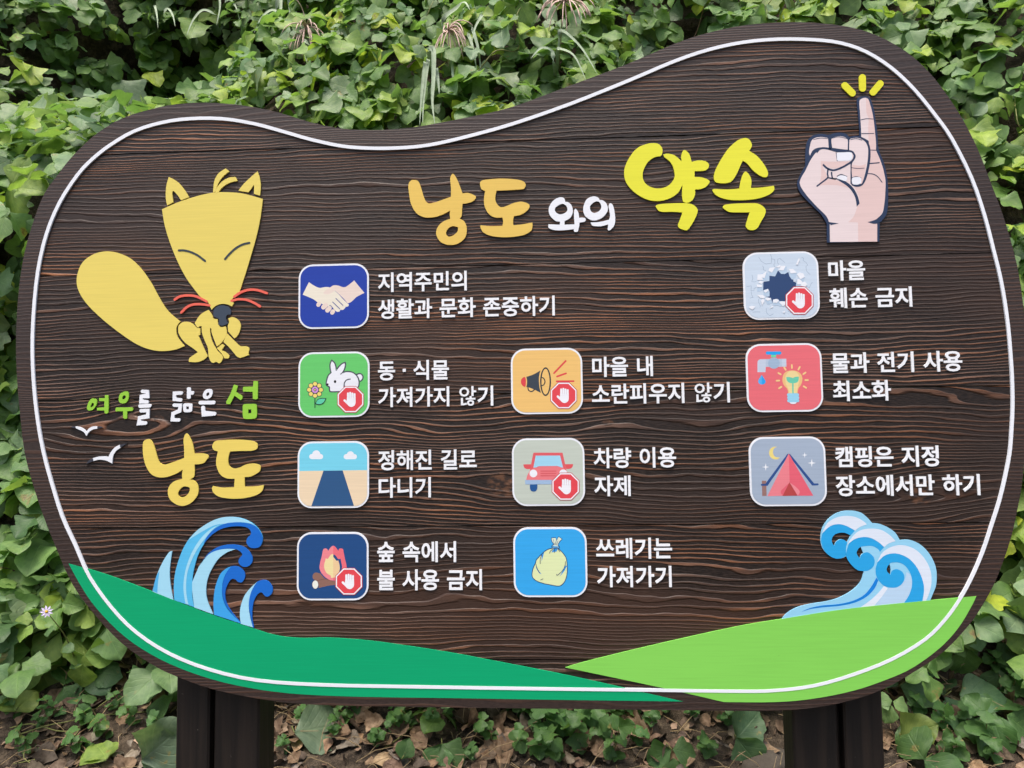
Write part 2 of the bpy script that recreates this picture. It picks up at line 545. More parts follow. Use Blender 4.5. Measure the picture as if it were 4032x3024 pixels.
# ------------------------------------------------------------------ raised letters of the captions
font_curve = bpy.data.curves.new('letter_outline', 'FONT')
font_curve.size = 1.0
font_curve.offset = 0.021
font_curve.resolution_u = 3
font_obj = bpy.data.objects.new('letter_outline', font_curve)
COL.objects.link(font_obj)
GLYPH = {}
def glyph(ch):
    if ch in GLYPH:
        return GLYPH[ch]
    font_curve.body = ch
    font_curve.offset = 0.010 if ch == '않' else (0.017 if ch == '해' else 0.021)
    font_curve.extrude = 0.06
    bpy.context.view_layer.update()
    ev = font_obj.evaluated_get(bpy.context.evaluated_depsgraph_get())
    me = ev.to_mesh()
    v = [tuple(q.co) for q in me.vertices]
    f = [tuple(p.vertices) for p in me.polygons]
    ev.to_mesh_clear()
    GLYPH[ch] = (v, f)
    return GLYPH[ch]
ADV, HGT, SPC = 0.0374, 0.0403, 0.0135
SX, SZ = ADV / 0.92, HGT / (0.905 + 2 * 0.021)
LETTER_WHITE = paint((243, 246, 250))
def caption(text, left, mid):
    """text line whose ink starts at photo pixel `left` and whose tall stems are centred at pixel `mid`"""
    x0 = plane(left, mid[1])[0]
    zc = plane(*mid)[1]
    zb = zc - SZ * (0.827 - 0.078) / 2
    x = None
    for ch in text:
        if ch == ' ':
            x += SPC; continue
        v, f = glyph(ch)
        if x is None:
            x = x0 - min(q[0] for q in v) * SX
        adv = ADV
        if ch == '·':
            # a square dot
            c_ = x + 0.004
            a_ = Art(); h_ = 0.0031
            a_.add([(c_ - h_, zc - h_), (c_ + h_, zc - h_), (c_ + h_, zc + h_), (c_ - h_, zc + h_)], LETTER_WHITE, -0.0004, FIELD)
            a_.build('letter', sign, ORG)
            x += 0.0075
            continue
        zz = [q[2] for q in v]; zmid = (min(zz) + max(zz)) / 2
        verts = [(x + q[0] * SX, -0.0004 if q[2] > zmid else FIELD, zb + q[1] * SZ) for q in v]
        me = bpy.data.meshes.new('letter'); me.from_pydata(verts, [], f); me.update()
        o = link('letter', me, sign, [LETTER_WHITE]); o.location = ORG
        x += adv
K8 = 2.765
for crop, text, xl, mx, my in (
    ((1470, 1040), '지역주민의', 50, 215, 197), ((1470, 1040), '생활과 문화 존중하기', 50, 600, 480),
    ((1470, 1040), '동 · 식물', 50, 625, 1151), ((1470, 1040), '가져가지 않기', 52, 205, 1448),
    ((1470, 1740), '정해진 길로', 52, 420, 197), ((1470, 1740), '다니기', 58, 200, 497),
    ((1470, 1740), '숲 속에서', 42, 690, 1197), ((1470, 1740), '불 사용 금지', 42, 480, 1503),
    ((2280, 1360), '마을 내', 143, 290, 233), ((2280, 1360), '소란피우지 않기', 140, 722, 523),
    ((2280, 1360), '차량 이용', 158, 322, 1225), ((2280, 1360), '자제', 165, 335, 1530),
    ((3220, 1000), '마을', 115, 268, 180), ((3220, 1000), '훼손 금지', 126, 1020, 463),
    ((3220, 1000), '물과 전기 사용', 145, 530, 1182), ((3220, 1000), '최소화', 165, 340, 1490),
    ((3200, 1720), '캠핑은 지정', 246, 1160, 210), ((3200, 1720), '장소에서만 하기', 253, 1605, 522),
    ((2000, 2050), '쓰레기는', 960, 1550, 302), ((2000, 2050), '가져가기', 970, 1130, 611)):
    caption(text, crop[0] + xl / K8, (crop[0] + mx / K8, crop[1] + my / K8))
bpy.data.objects.remove(font_obj)
bpy.data.curves.remove(font_curve)

# ------------------------------------------------------------------ title and slogan, raised syllables
def syllable(crop, shapes, col, name='letter'):
    a = Art()
    for s in shapes:
        a.add([crop(l) for l in s] if isinstance(s, tuple) else crop(s), col, -0.0004, FIELD)
    return a.build(name, sign, ORG)
C2 = Crop(1550, 500, 1.3825)
AMBER, LEMON = (234, 198, 98), (234, 232, 62)
syllable(C2, [(closed("110,288 135,297 152,340 168,390 188,415 220,412 270,395 312,380! 312,330 308,280 322,255 340,275 360,320 375,362! 410,360 448,380 430,405 400,415 375,418! 372,460 370,485 358,498! 385,515 398,550 390,600 350,635 300,642 255,625 232,585 240,545 270,515 308,500! 305,475 308,455! 270,475 225,490 170,492 125,470 95,420 85,370 80,320 90,295"),
               closed("350,545! 320,540 295,555 285,580 300,597 325,590 348,568"))], AMBER)
syllable(C2, [closed("470,310 480,292 520,285 600,281 690,290 718,310 712,332 690,340 560,347! 553,385 560,415 585,437 620,428 660,412 700,407 735,420 738,440 715,465 685,480 655,485! 650,510 652,535! 700,530 755,520! 755,545 745,568 700,590 620,600 540,595 490,575 472,545 475,535! 530,540 592,538! 596,515 592,493! 550,492 515,470 495,430 492,390 498,348! 478,338")], AMBER)
syllable(C2, [(closed("905,383 870,400 845,440 850,480 880,510 905,515! 905,532! 842,530! 845,550 880,562 930,562 980,556! 982,568 990,572 1003,568! 1010,540 1012,520! 1040,515 1045,500 1030,493 1010,495! 1005,465 990,445 982,460 982,490 985,530! 930,532! 930,512! 960,495 975,465 970,430 950,410 935,408! 927,388"),
               closed("900,425 880,440 880,460 900,475 925,472 945,455 940,430 920,418"))], WHITE)
syllable(C2, [(closed("1085,378 1050,395 1032,440 1040,480 1070,505 1100,508 1140,490 1165,455 1160,420 1140,400 1122,398! 1112,384"),
               closed("1090,410 1070,430 1072,455 1090,468 1115,460 1130,440 1125,415 1110,405")),
              closed("1072,520! 1120,517 1172,505! 1178,480 1170,430 1180,415 1195,430 1205,480 1205,520 1195,545 1175,563 1165,560! 1168,530! 1130,540 1085,538")], WHITE)
syllable(C2, [closed("1415,88 1445,95 1463,120 1460,150 1450,160! 1420,165 1385,190 1362,230 1355,265 1365,300 1395,325 1440,335 1485,325 1515,300 1530,265 1520,215 1500,185 1475,165 1468,150! 1490,145 1530,155 1570,190! 1565,160 1575,130 1590,128 1610,150 1622,190! 1660,182 1700,188 1717,210 1700,235 1660,240 1638,240! 1638,272! 1680,275 1720,295 1700,325 1670,338 1640,340! 1640,370 1625,400 1595,413 1575,405! 1570,370 1572,315! 1550,355 1510,385 1450,402 1380,395 1310,355 1265,300 1255,240 1275,180 1320,120 1370,95"),
              closed("1425,430! 1450,420 1540,415 1610,417 1645,435 1655,460 1640,500 1620,535 1600,560 1585,562! 1555,550 1548,530 1560,500 1572,465! 1520,462 1450,460")], LEMON)
syllable(C2, [closed("1910,60 1935,68 1950,95 1945,115 1935,130! 1980,160 2020,210 2038,250 2030,272 2000,268 1960,240 1925,200 1900,183! 1890,205 1870,250 1845,290 1815,305 1760,303 1743,280 1750,240 1780,180 1820,120 1870,75"),
              closed("1915,243 1935,260 1947,290 1945,332! 2000,330 2070,320! 2070,345 2040,370 1980,390 1900,398 1820,395 1760,375 1735,345 1745,337! 1820,340 1882,335! 1888,300 1900,260"),
              closed("1792,440! 1800,425 1850,418 1950,415 1990,420 2022,445 2022,475 2000,515 1980,550 1955,562 1930,558! 1917,540 1925,505 1938,465! 1880,465 1825,462")], LEMON)
C4 = Crop(250, 1450, 2.4578)
LIME, GOLD = (152, 208, 66), (236, 212, 104)
syllable(C4, [(closed("285,292 315,300 325,330 310,370 285,400 250,410 230,395 230,365 245,325 265,300"), closed("280,335 268,350 262,372 272,378 288,365 297,345")),
              closed("345,287! 400,290! 403,262 420,260 435,265! 437,350 433,430! 415,440 397,430! 397,408! 325,408! 325,382! 395,378! 397,318! 345,318!")], LIME)
syllable(C4, [(closed("590,225 620,228 632,260 625,305 600,335 565,340 540,325 535,290 548,250"), closed("585,262 572,275 568,295 580,302 598,290 602,270")),
              closed("510,380! 665,378! 675,395! 665,412! 617,415! 615,485! 597,490! 578,480! 577,415! 505,417! 502,395!")], LIME)
syllable(C4, [stroke("765,224 812,226 814,268 752,274 750,322 808,325", 34, False), stroke("742,366 832,362", 36), stroke("752,411 818,409 815,466 735,480 728,530 793,530", 34, False)], WHITE)
syllable(C4, [stroke("1138,239 1074,242 1073,300 1132,306", 34, False),
              closed("1195,190! 1213,183 1232,190! 1232,222! 1258,222 1263,240 1255,256! 1232,255! 1230,290! 1212,297 1194,290!"),
              stroke("1072,357 1130,358 1124,412 1060,438 1054,498 1114,500", 34, False),
              (closed("1162,345 1200,338 1242,345 1246,380 1240,418 1200,426 1165,420 1158,380", 4), closed("1188,370! 1214,370! 1214,396! 1188,396!"))], WHITE)
syllable(C4, [(closed("1405,200 1435,208 1443,240 1425,280 1385,300 1355,285 1350,250 1370,215"), closed("1400,232 1385,245 1380,262 1390,270 1408,258 1412,240")),
              stroke("1325,333 1452,331", 36), stroke("1350,380 1355,440 1460,440", 36, False)], WHITE)
syllable(C4, [closed("1650,158! 1688,170! 1670,230! 1733,270! 1732,290! 1715,308! 1655,265! 1612,348! 1578,345! 1575,325! 1620,240!"),
              closed("1838,128! 1860,123 1882,128! 1880,295! 1858,302! 1832,295! 1832,228! 1738,225! 1735,200! 1742,180! 1835,178!"),
              (closed("1742,352 1800,345 1862,350 1872,400 1868,470 1838,488 1762,490 1738,470 1735,400"), closed("1788,398! 1818,398! 1818,435! 1788,437!"))], LIME)
syllable(C4, [(closed("815,686 850,700 880,760 905,850 930,910 975,932 1050,912 1168,868! 1168,780 1162,690 1185,632 1215,655 1250,730 1268,825! 1330,822 1390,835 1405,860 1385,885 1360,915 1310,928 1268,930! 1270,1000 1262,1050 1225,1075! 1275,1095 1305,1150 1300,1220 1250,1290 1180,1328 1110,1325 1040,1280 1012,1220 1020,1150 1070,1095 1150,1070! 1148,1030 1155,980! 1090,1020 1000,1052 920,1055 850,1025 800,950 775,860 768,770 775,710"),
               closed("1180,1142! 1150,1150 1115,1190 1110,1225 1135,1248 1175,1242 1210,1210 1224,1170 1215,1152"))], GOLD)
syllable(C4, [closed("1440,750 1470,705 1540,695 1660,690 1800,698 1865,720 1880,750 1870,780 1820,798 1720,800 1612,805! 1595,870 1600,935 1640,968 1700,962 1770,930 1840,922 1895,935 1908,960 1895,1000 1840,1035 1800,1050 1752,1053! 1755,1145! 1820,1145 1890,1138 1940,1128! 1935,1150 1920,1190 1860,1230 1740,1258 1600,1260 1500,1240 1450,1200 1438,1160 1448,1140! 1530,1155 1652,1150! 1658,1070! 1580,1065 1520,1030 1485,960 1478,890 1495,805! 1455,790")], GOLD)
# sea birds
BTIP = (62, 64, 74)
for white_, tips in (("118,562! 160,568 200,590 222,615! 250,580 290,562 330,562! 326,585! 285,592 250,615 222,655! 200,620 165,600 122,582!", ("118,562 122,582 65,572 90,562", "330,562 326,585 380,575 355,562")),
                     ("285,870! 340,855 400,852 435,858! 460,810 500,765 545,740! 552,770! 510,800 480,850 472,922! 440,905 400,890 340,885 292,897!", ("285,870 292,897 218,928 245,890", "545,740 552,770 615,728 580,732"))):
    a = Art()
    a.add(C4(closed(white_)), WHITE, -0.0004, FIELD)
    for tp in tips:
        a.add(C4(straight(tp)), BTIP, -0.0004, FIELD)
    a.build('sea_bird', sign, ORG)

# ------------------------------------------------------------------ the fox relief
C1 = Crop(200, 600, 1.843)
FOX, FOXEYE, WHISK, NOSE = (234, 214, 108), (54, 66, 74), (240, 108, 90), (62, 74, 90)
def relief(name, parent, crop, items, y=-0.0004):
    a = Art()
    for loops, col in items:
        a.add([crop(l) for l in loops] if isinstance(loops, tuple) else crop(loops), col, y, FIELD)
    return a.build(name, parent, ORG if parent is sign else Vector((0, 0, 0)))
tail = relief('fox_relief', sign, C1, [(closed("940,1228! 915,1260 912,1310 930,1355 972,1405! 900,1432 810,1442 720,1430 620,1390 500,1310 380,1215 280,1120 220,1040 190,960 195,880 230,800 300,745 370,722 440,720 520,740 590,780 660,850 730,950 790,1060 850,1150"), FOX),
    (closed("808,413! 930,360 1060,318 1180,292 1280,289 1400,300 1539,338! 1522,470 1495,600 1450,760 1410,890 1370,1010! 1330,1048 1308,1078! 1330,1092! 1315,1118! 1280,1103 1235,1100 1195,1115 1168,1142! 1152,1112! 1140,1085 1105,1062 1078,1040! 985,915 915,780 860,640 825,520"), FOX),
    (closed("1145,1143! 1170,1180 1180,1205 1210,1210! 1215,1245 1235,1268 1270,1262! 1278,1310 1262,1350 1235,1385 1205,1408! 1190,1370 1168,1310 1165,1280 1155,1280 1162,1340 1180,1390 1210,1440 1245,1475 1248,1500 1225,1530 1200,1520 1180,1528 1160,1515 1145,1480! 1140,1420 1115,1360 1098,1310 1095,1260! 1080,1262 1065,1270 1045,1240! 1075,1190 1110,1160"), FOX),
    (closed("925,1285 930,1255 960,1232 1000,1230 1035,1248 1060,1272 1085,1275! 1085,1325! 1072,1330 1080,1348! 1095,1385 1115,1430 1138,1478! 1110,1505 1060,1522 1003,1520! 1005,1495 1030,1475 1068,1450! 1030,1420 980,1385 945,1345 928,1310"), FOX),
    (closed("1288,1205! 1320,1195 1355,1212 1378,1250 1372,1295 1355,1330 1333,1350! 1310,1325 1288,1300! 1285,1260 1295,1230"), FOX),
    (closed("1280,1315! 1310,1345 1345,1380 1375,1405 1420,1408 1440,1425 1435,1455 1438,1470! 1410,1480 1375,1492! 1350,1480 1325,1450 1290,1410 1253,1375!"), FOX),
    (closed("1245,1390! 1262,1402! 1240,1435! 1270,1450 1295,1475 1290,1495! 1262,1495! 1240,1460 1205,1420!"), FOX)])
for s in ("856,178! 915,210 965,265 1003,325! 945,347! 920,310 895,283 885,283 882,300 889,362! 845,383! 835,330 838,250", "1500,138! 1440,190 1395,235 1362,278! 1435,290! 1460,255 1470,240 1476,245 1474,300! 1518,314! 1524,240 1515,180"):
    relief('ear', tail, C1, [(closed(s), FOX)])
for s in ("1270,117! 1297,137! 1250,175 1215,225 1195,285! 1178,292! 1180,260 1190,200 1220,150", "1340,178! 1355,207! 1300,220 1250,250 1213,293! 1192,300! 1205,260 1240,215 1290,185"):
    relief('hair_tuft', tail, C1, [(closed(s), FOX)], -0.0005)
for s in ("930,712 970,712 1020,725 1070,750 1120,788", "1265,775 1300,735 1345,695 1395,668 1442,657"):
    relief('eye', tail, C1, [(stroke(s, 15), FOXEYE)], -0.0009)
for s in ("900,1068 940,1045 1000,1038 1060,1047 1132,1082", "948,1162 985,1125 1030,1105 1090,1102 1152,1110", "1332,1047 1380,1015 1440,997 1500,1000 1568,1022", "1312,1077 1360,1066 1420,1070 1475,1092 1518,1118"):
    relief('whisker', tail, C1, [(stroke(s, 17), WHISK)], -0.0007)
relief('nose', tail, C1, [(closed("1180,1170! 1185,1140 1215,1115 1250,1110 1290,1122 1308,1150 1305,1178! 1285,1178 1272,1195 1278,1225 1288,1240! 1270,1250 1240,1258 1215,1248! 1222,1215 1215,1205 1185,1190"), NOSE)], -0.0006)

# ------------------------------------------------------------------ the hand with a raised little finger
C3 = Crop(3000, 250, 2.2117)
NAVY, SKIN, PINK, NAIL = (42, 58, 88), (234, 218, 218), (230, 202, 198), (240, 242, 250)
hand = Art()
hand.add(C3(closed("885,285 930,292 948,315 975,400 990,500 1005,600 1015,740 1060,860 1085,960 1098,1080 1098,1220 1085,1310 1055,1355 1025,1382! 1022,1550! 568,1560! 565,1395! 520,1320 450,1250 370,1170 330,1120 310,1070 312,1020 345,950 378,890! 380,760 395,680 430,635 480,617 540,615 585,628! 620,610 680,602 735,615 760,643! 800,630 850,632! 848,560 838,450 828,340 835,300")), NAVY, -0.0004, FIELD)
L1, L2, L3, L4 = -0.00048, -0.00056, -0.00064, -0.00072
for s, c, l in (
    ("895,300 925,312 945,370 965,450 980,560 992,690 992,752! 945,752! 940,690 905,660 865,640! 862,560 855,450 848,340 860,312", SKIN, L1),
    ("425,690 450,655 500,642 550,645 578,660 580,735! 500,732 445,755 418,805! 410,770", SKIN, L1),
    ("605,660 640,640 690,635 735,650 748,680 748,752! 680,745 612,735!", SKIN, L1),
    ("758,680 780,650 830,643 880,660 915,710 925,770 915,880 890,990 868,1050! 790,1050! 780,900 800,830 790,780 760,755!", SKIN, L1),
    ("500,748 560,748 640,770 760,772 795,790 790,830 770,870! 775,1050! 850,1068 900,1005 925,930 940,850! 944,757! 992,757! 1020,820 1055,930 1075,1020 1072,1150 1058,1270 1040,1315 1003,1350! 1003,1552! 592,1555! 590,1400! 560,1330 480,1250 390,1150 335,1065 335,1010 380,930 430,830", SKIN, L1 - 0.00003),
    ("830,1245! 800,1330 750,1382! 835,1385! 838,1552! 1003,1552! 1003,1350! 1045,1300 1068,1200 1074,1060 1060,940 1025,830 992,760! 944,757! 940,860 910,990 870,1065 800,1070! 840,1150 850,1215", PINK, L2),
    ("905,305! 925,312 945,370 965,450 980,560 992,690 992,752! 945,752! 930,690 925,560 930,480 910,430", PINK, L2),
    ("512,850! 590,855 700,855 765,852! 700,895 620,915 560,895! 530,900 560,960 560,1000 497,1050! 515,980", PINK, L2),
    ("490,1062! 560,1008 650,1020 740,1060 760,1085! 640,1060", PINK, L2),
    ("780,880! 850,890 905,875! 890,980 868,1050! 785,1050!", PINK, L2),
    ("640,1005! 700,1015 760,1050 805,1100 835,1160 850,1218! 825,1248! 812,1170 780,1110 730,1060", NAVY, L3),
    ("560,1372! 600,1384 670,1393! 600,1408!", NAVY, L3), ("918,1382! 985,1362 1040,1325! 1045,1372! 985,1398", NAVY, L3),
    ("655,780 710,775 770,774 785,800 775,842 720,848 660,848 652,815", NAIL, L4), ("655,990 690,974 735,985 740,1005 725,1025 660,1002", NAIL, L4), ("785,1000 820,990 855,993 865,1015 858,1045 825,1057 787,1047", NAIL, L4)):
    hand.add(C3(closed(s)), c, l)
for s, w_ in (("480,770 500,746 540,738 600,748 660,765 770,765 800,790 806,815 785,850 740,882 680,914 620,930 570,915 535,885", 17), ("645,775 655,850", 6), ("585,630 592,740", 22), ("755,650 752,757", 12),
              ("765,648 830,640 885,662 925,705 938,770 932,870 905,990 870,1055 820,1068 785,1055", 14), ("776,880 775,1045", 10), ("575,920 570,960 572,995 530,1030 480,1068", 13), ("605,950 615,1000 650,1005", 12), ("575,995 640,1008", 12),
              ("862,492 910,482 970,485", 6), ("868,612 975,610", 6), ("945,755 990,757", 6), ("940,872 1020,865", 10), ("925,960 970,965 1010,990 1045,1035", 8), ("780,908 830,915 890,912", 5), ("450,662 510,650 570,655", 5), ("605,652 670,640 740,655", 5), ("770,665 820,655 870,668", 5), ("655,982 690,968 738,985", 8), ("782,996 820,986 862,996", 6)):
    hand.add(C3(stroke(s, w_)), NAVY, L3 - 0.00003)
handobj = hand.build('hand_relief', sign, ORG)
for s in ("722,192 788,258", "875,122 877,216", "968,250 1030,176"):
    relief('ray_mark', sign, C3, [(stroke(s, 60), (232, 228, 52))])

# ------------------------------------------------------------------ waves
W1 = Crop(560, 2000, 3.3185)
PALE, SKYB, MIDB, DEEP, LGT = (165, 222, 245), (88, 190, 238), (62, 166, 235), (24, 108, 206), (222, 233, 247)
def wave(crop, items):
    a = Art()
    for i, (loops, c, lv) in enumerate(items):
        lp = [crop(l) for l in loops] if isinstance(loops, tuple) else crop(loops)
        if lv == 0:
            a.add(lp, c, -0.0001, FIELD)
        else:
            a.add(lp, c, -0.0001 - 0.00008 * lv)
    return a.build('wave', sign, ORG)
wave(W1, [(closed("390,562! 355,575 300,650 240,760 190,880 160,980 135,1090! 200,1125! 405,1200! 375,1040 358,880 365,740"), PALE, 0), (closed("225,830! 190,880 160,980 138,1085! 198,1110! 205,980"), (82, 180, 235), 1)])
wave(W1, [(closed("420,1205! 412,1050 425,880 470,700 540,520 640,370 770,255 900,175 1020,130 1150,117 1280,130 1400,175 1500,250 1560,340 1575,400 1560,470 1520,515 1450,525 1395,505 1362,450 1375,390 1415,350 1420,310 1390,270 1330,245 1220,238 1100,255 1000,290 900,360 820,450 750,570 700,700 665,850 652,970! 655,1100 680,1295!"), SKYB, 0),
          (closed("600,420! 700,310 770,255 900,175 1020,130 1150,117 1280,130 1400,175 1490,245! 1430,210 1330,188 1200,187 1080,205 950,225 800,300"), PALE, 1),
          (closed("1575,400 1560,470 1520,515 1450,525 1395,505 1362,450 1375,390 1415,350 1420,310 1390,270 1330,245 1220,238 1100,255 1000,290 900,360 800,470! 850,370 950,270 1080,205 1220,187 1350,195 1440,215 1510,265 1560,340"), DEEP, 2),
          (closed("565,1250! 540,1080 545,930 580,760 660,560 780,380 920,260 1090,190! 960,250 830,390 720,540 640,700 590,850 575,1000 580,1140 605,1262!"), PALE, 2)])
wave(W1, [(closed("652,970! 690,880 760,730 850,620 960,560 1100,535 1220,540! 1120,575 1010,650 930,760 870,880 840,1000 835,1120 860,1240 925,1388! 680,1300! 655,1150"), PALE, 0),
          (closed("740,770! 800,670 880,580 990,510 1100,483 1210,480 1320,505 1400,570 1440,650 1435,710 1390,760 1330,770 1280,745 1258,700 1275,650 1305,620 1300,590 1260,555 1200,535 1080,535 950,565 850,625"), DEEP, 0)])
wave(W1, [(closed("940,1395! 930,1250 945,1080 980,950 1030,850 1100,790 1160,765! 1090,860 1050,980 1045,1100 1070,1220 1130,1330 1290,1510!"), MIDB, 0),
          (closed("1160,765! 1220,762 1290,785 1340,850 1340,910 1305,968 1255,968 1210,930 1160,935 1110,1010 1085,1100 1090,1200 1130,1300 1200,1400 1290,1505! 1130,1340 1065,1220 1042,1080 1065,930 1110,830"), DEEP, 0)])
wave(W1, [(closed("1290,1515! 1275,1400 1290,1270 1340,1140 1420,1040 1500,965! 1440,1060 1400,1180 1395,1300 1415,1420 1445,1560!"), PALE, 0),
          (closed("1500,965! 1560,942 1640,955 1700,1030 1700,1100 1660,1150 1610,1155 1570,1110 1540,1105 1490,1150 1450,1250 1437,1370 1440,1460 1460,1565! 1445,1560! 1410,1420 1392,1280 1410,1140 1450,1040"), DEEP, 0)])
W2 = Crop(3050, 1980, 3.16)
CYAN = (42, 166, 230)
wave(W2, [((closed("80,1460! 150,1375 280,1300 450,1255 620,1230 760,1195 900,1130 1010,1050 1080,960 1110,850! 1030,830 940,750 895,660! 830,690 750,690 660,640 590,550 572,430 600,300 680,190 790,120 920,95 1060,115 1150,180 1215,252! 1300,260 1400,300 1500,370 1557,462! 1680,460 1800,510 1900,600 1980,730 2015,860 2010,1020 1970,1130 1930,1225! 1610,1265! 1200,1310! 400,1410!"),
           closed("945,405! 880,375 810,372 740,400 710,460 725,515 748,530! 760,490 810,455 860,460 902,490!"), closed("1072,548! 1035,580 1022,630 1060,692! 1075,650 1105,625!"), closed("1430,762! 1400,800 1398,850 1440,895! 1445,830")), (150, 212, 242), 0),
          (closed("575,470! 600,370 680,290 780,265 880,280 1000,345! 945,405! 880,375 810,372 740,400 710,460 725,515 748,530! 760,490 810,455 860,460 905,490! 888,560 892,655! 830,688 750,690 660,640 600,560"), CYAN, 1),
          (closed("590,380! 650,260 750,190 870,163 1000,175 1100,225 1145,268! 1060,300 1000,345! 900,290 800,265 690,290"), LGT, 2),
          (closed("895,600! 930,500 1010,440 1110,425 1220,450 1310,500 1363,550! 1310,610! 1280,570 1200,535 1075,545! 1035,580 1022,630 1060,692! 1075,650 1105,625! 1160,615 1220,660 1245,720 1230,790 1170,840 1110,850! 1020,830 930,740 890,660"), CYAN, 1),
          (closed("905,520! 960,430 1050,350 1180,320 1320,335 1430,400 1505,475! 1420,505 1363,550! 1280,480 1180,430 1080,428 990,455"), LGT, 2),
          (closed("1255,820! 1290,720 1380,650 1500,628 1620,660 1720,740 1800,850 1850,980 1855,1100 1835,1235! 1600,1260! 1680,1130 1710,1000 1690,880 1620,780 1540,742 1450,745 1430,762! 1400,800 1398,850 1440,895! 1460,845 1520,825 1590,860 1615,930 1590,1000 1530,1045 1450,1055 1360,1030 1290,960 1260,890"), CYAN, 2),
          (closed("1275,740! 1340,620 1460,545 1600,527 1750,580 1870,700 1940,850 1950,1000 1920,1130 1880,1225! 1840,1232! 1860,1080 1840,960 1780,820 1690,710 1590,650 1480,628 1370,655"), LGT, 3),
          (closed("330,1355! 450,1305 600,1275 800,1258 980,1215 1120,1140 1210,1030 1265,930! 1290,965! 1240,1070 1140,1170 1000,1240 820,1280 600,1300 450,1320!"), (18, 130, 220), 1),
          (closed("1045,1315! 1180,1220 1280,1130 1360,1035! 1410,1060! 1340,1160 1230,1295!"), (226, 236, 248), 1),
          (closed("1240,1295! 1340,1160 1420,1062 1530,1050 1620,960 1640,860! 1690,900 1712,1000 1680,1130 1600,1262!"), (186, 216, 241), 1)])

# ------------------------------------------------------------------ pictogram tiles
def rrect(x0, y0, x1, y1, r, n=8):
    out = []
    for cx, cy, a0 in ((x1 - r, y1 - r, 0), (x0 + r, y1 - r, 90), (x0 + r, y0 + r, 180), (x1 - r, y0 + r, 270)):
        for i in range(n + 1):
            t = R(a0 + 90 * i / n)
            out.append((cx + r * math.cos(t), cy + r * math.sin(t)))
    return out
TW, TH = 0.14513, 0.13347
XC, ZR = (-0.44419, -0.01276, 0.45190), (1.69089, 1.50956, 1.32827, 1.15087)
TRIM = 0.0036
ZO = Vector((0, 0, 0))
class Tile:
    def __init__(self, row, col, ox, oy, color, ext):
        # measured tile edges in the crop (left, right, top, bottom)
        self.c = Crop(ox, oy, 5.53)
        l, r_, t, b = ext
        x0, x1 = self.c([(l, (t + b) / 2)])[0][0], self.c([(r_, (t + b) / 2)])[0][0]
        z1, z0 = self.c([((l + r_) / 2, t)])[0][1], self.c([((l + r_) / 2, b)])[0][1]
        self.inner = rrect(x0 + TRIM, z0 + TRIM, x1 - TRIM, z1 - TRIM, 0.0255)
        a = Art(); a.add(rrect(x0, z0, x1, z1, 0.029), WHITE, -0.0002, FIELD)
        self.o = a.build('pictogram_tile', sign, ORG)
        a = Art(); a.add(self.inner, color, -0.0005)
        self.p = a.build('panel', self.o, ZO)
        self.color = color
    def art(self, name, items, base=1):
        a = Art()
        for i, (loops, c) in enumerate(items):
            lp = [self.c(l) for l in loops] if isinstance(loops, tuple) else self.c(loops)
            a.add(lp, c, -0.0005 - 0.000022 * (base + i))
        return a.build(name, self.o, ZO)
    def badge(self, cx, cy, h):
        k = h / 291.0
        def T(p):
            return [(cx + (x - 1276) * k, cy + (y - 1121) * k) for x, y in p]
        def oct_(r_):
            t = r_ * 0.4142
            return [(cx + a * h, cy + b * h) for a, b in ((-t, -r_), (t, -r_), (r_, -t), (r_, t), (t, r_), (-t, r_), (-r_, t), (-r_, -t))]
        W = (242, 244, 250)
        items = [(oct_(1.0), (188, 62, 66)), (oct_(0.955), W), (oct_(0.868), (228, 74, 84))]
        items += [(T(stroke("1146,1142 1235,1225", 48)), W), (T(closed("1199,1075! 1386,1075! 1386,1190 1365,1250 1310,1284 1255,1276 1215,1240 1190,1195")), W)]
        for fx, fy in ((1221, 990), (1269, 978), (1316, 992), (1363, 1006)):
            items.append((T(stroke("%d,%d %d,1110" % (fx, fy, fx), 43)), W))
        for fx in (1245, 1293, 1340):
            items.append((T(straight("%d,1000 %d,1000 %d,1095 %d,1095" % (fx - 2, fx + 2, fx + 2, fx - 2))), (190, 150, 165)))
        return self.art('stop_badge', items, 22)

# handshake
t = Tile(0, 0, 1150, 1020, (32, 64, 166), (142, 1672, 108, 1512))
ARM1, ARM2 = (238, 231, 213), (236, 218, 206)
t.art('handshake', [(closed("368,505! 450,560 540,610 610,630 660,622 740,610 825,622 930,690! 1020,770 1100,860 1170,930 1243,1000! 1220,1030 1170,1042! 1148,1075! 1110,1108 1070,1105! 1052,1110! 1030,1145 985,1150 950,1130! 870,1060 800,1040 700,1000 620,960 555,945! 480,885 400,845 232,775!"), ARM1),
    (closed("825,622! 890,580 950,572 1020,582 1090,608 1150,612 1200,590 1355,468! 1577,738! 1480,785 1400,830 1340,890 1280,940 1215,968! 1130,870 1030,770 930,685! 860,740 790,765 720,762 675,742! 720,690 770,650"), ARM2),
    (stroke("595,972 572,998", 88), ARM2), (stroke("735,1005 685,1048", 104), ARM2), (stroke("815,1078 772,1118", 98), ARM2), (stroke("892,1140 876,1168", 90), ARM2),
    (stroke("955,858 1110,1010", 16), (54, 80, 150)), (stroke("885,935 1040,1085", 16), (54, 80, 150)), (stroke("820,1012 850,1020 905,1092", 13), (54, 80, 150))])
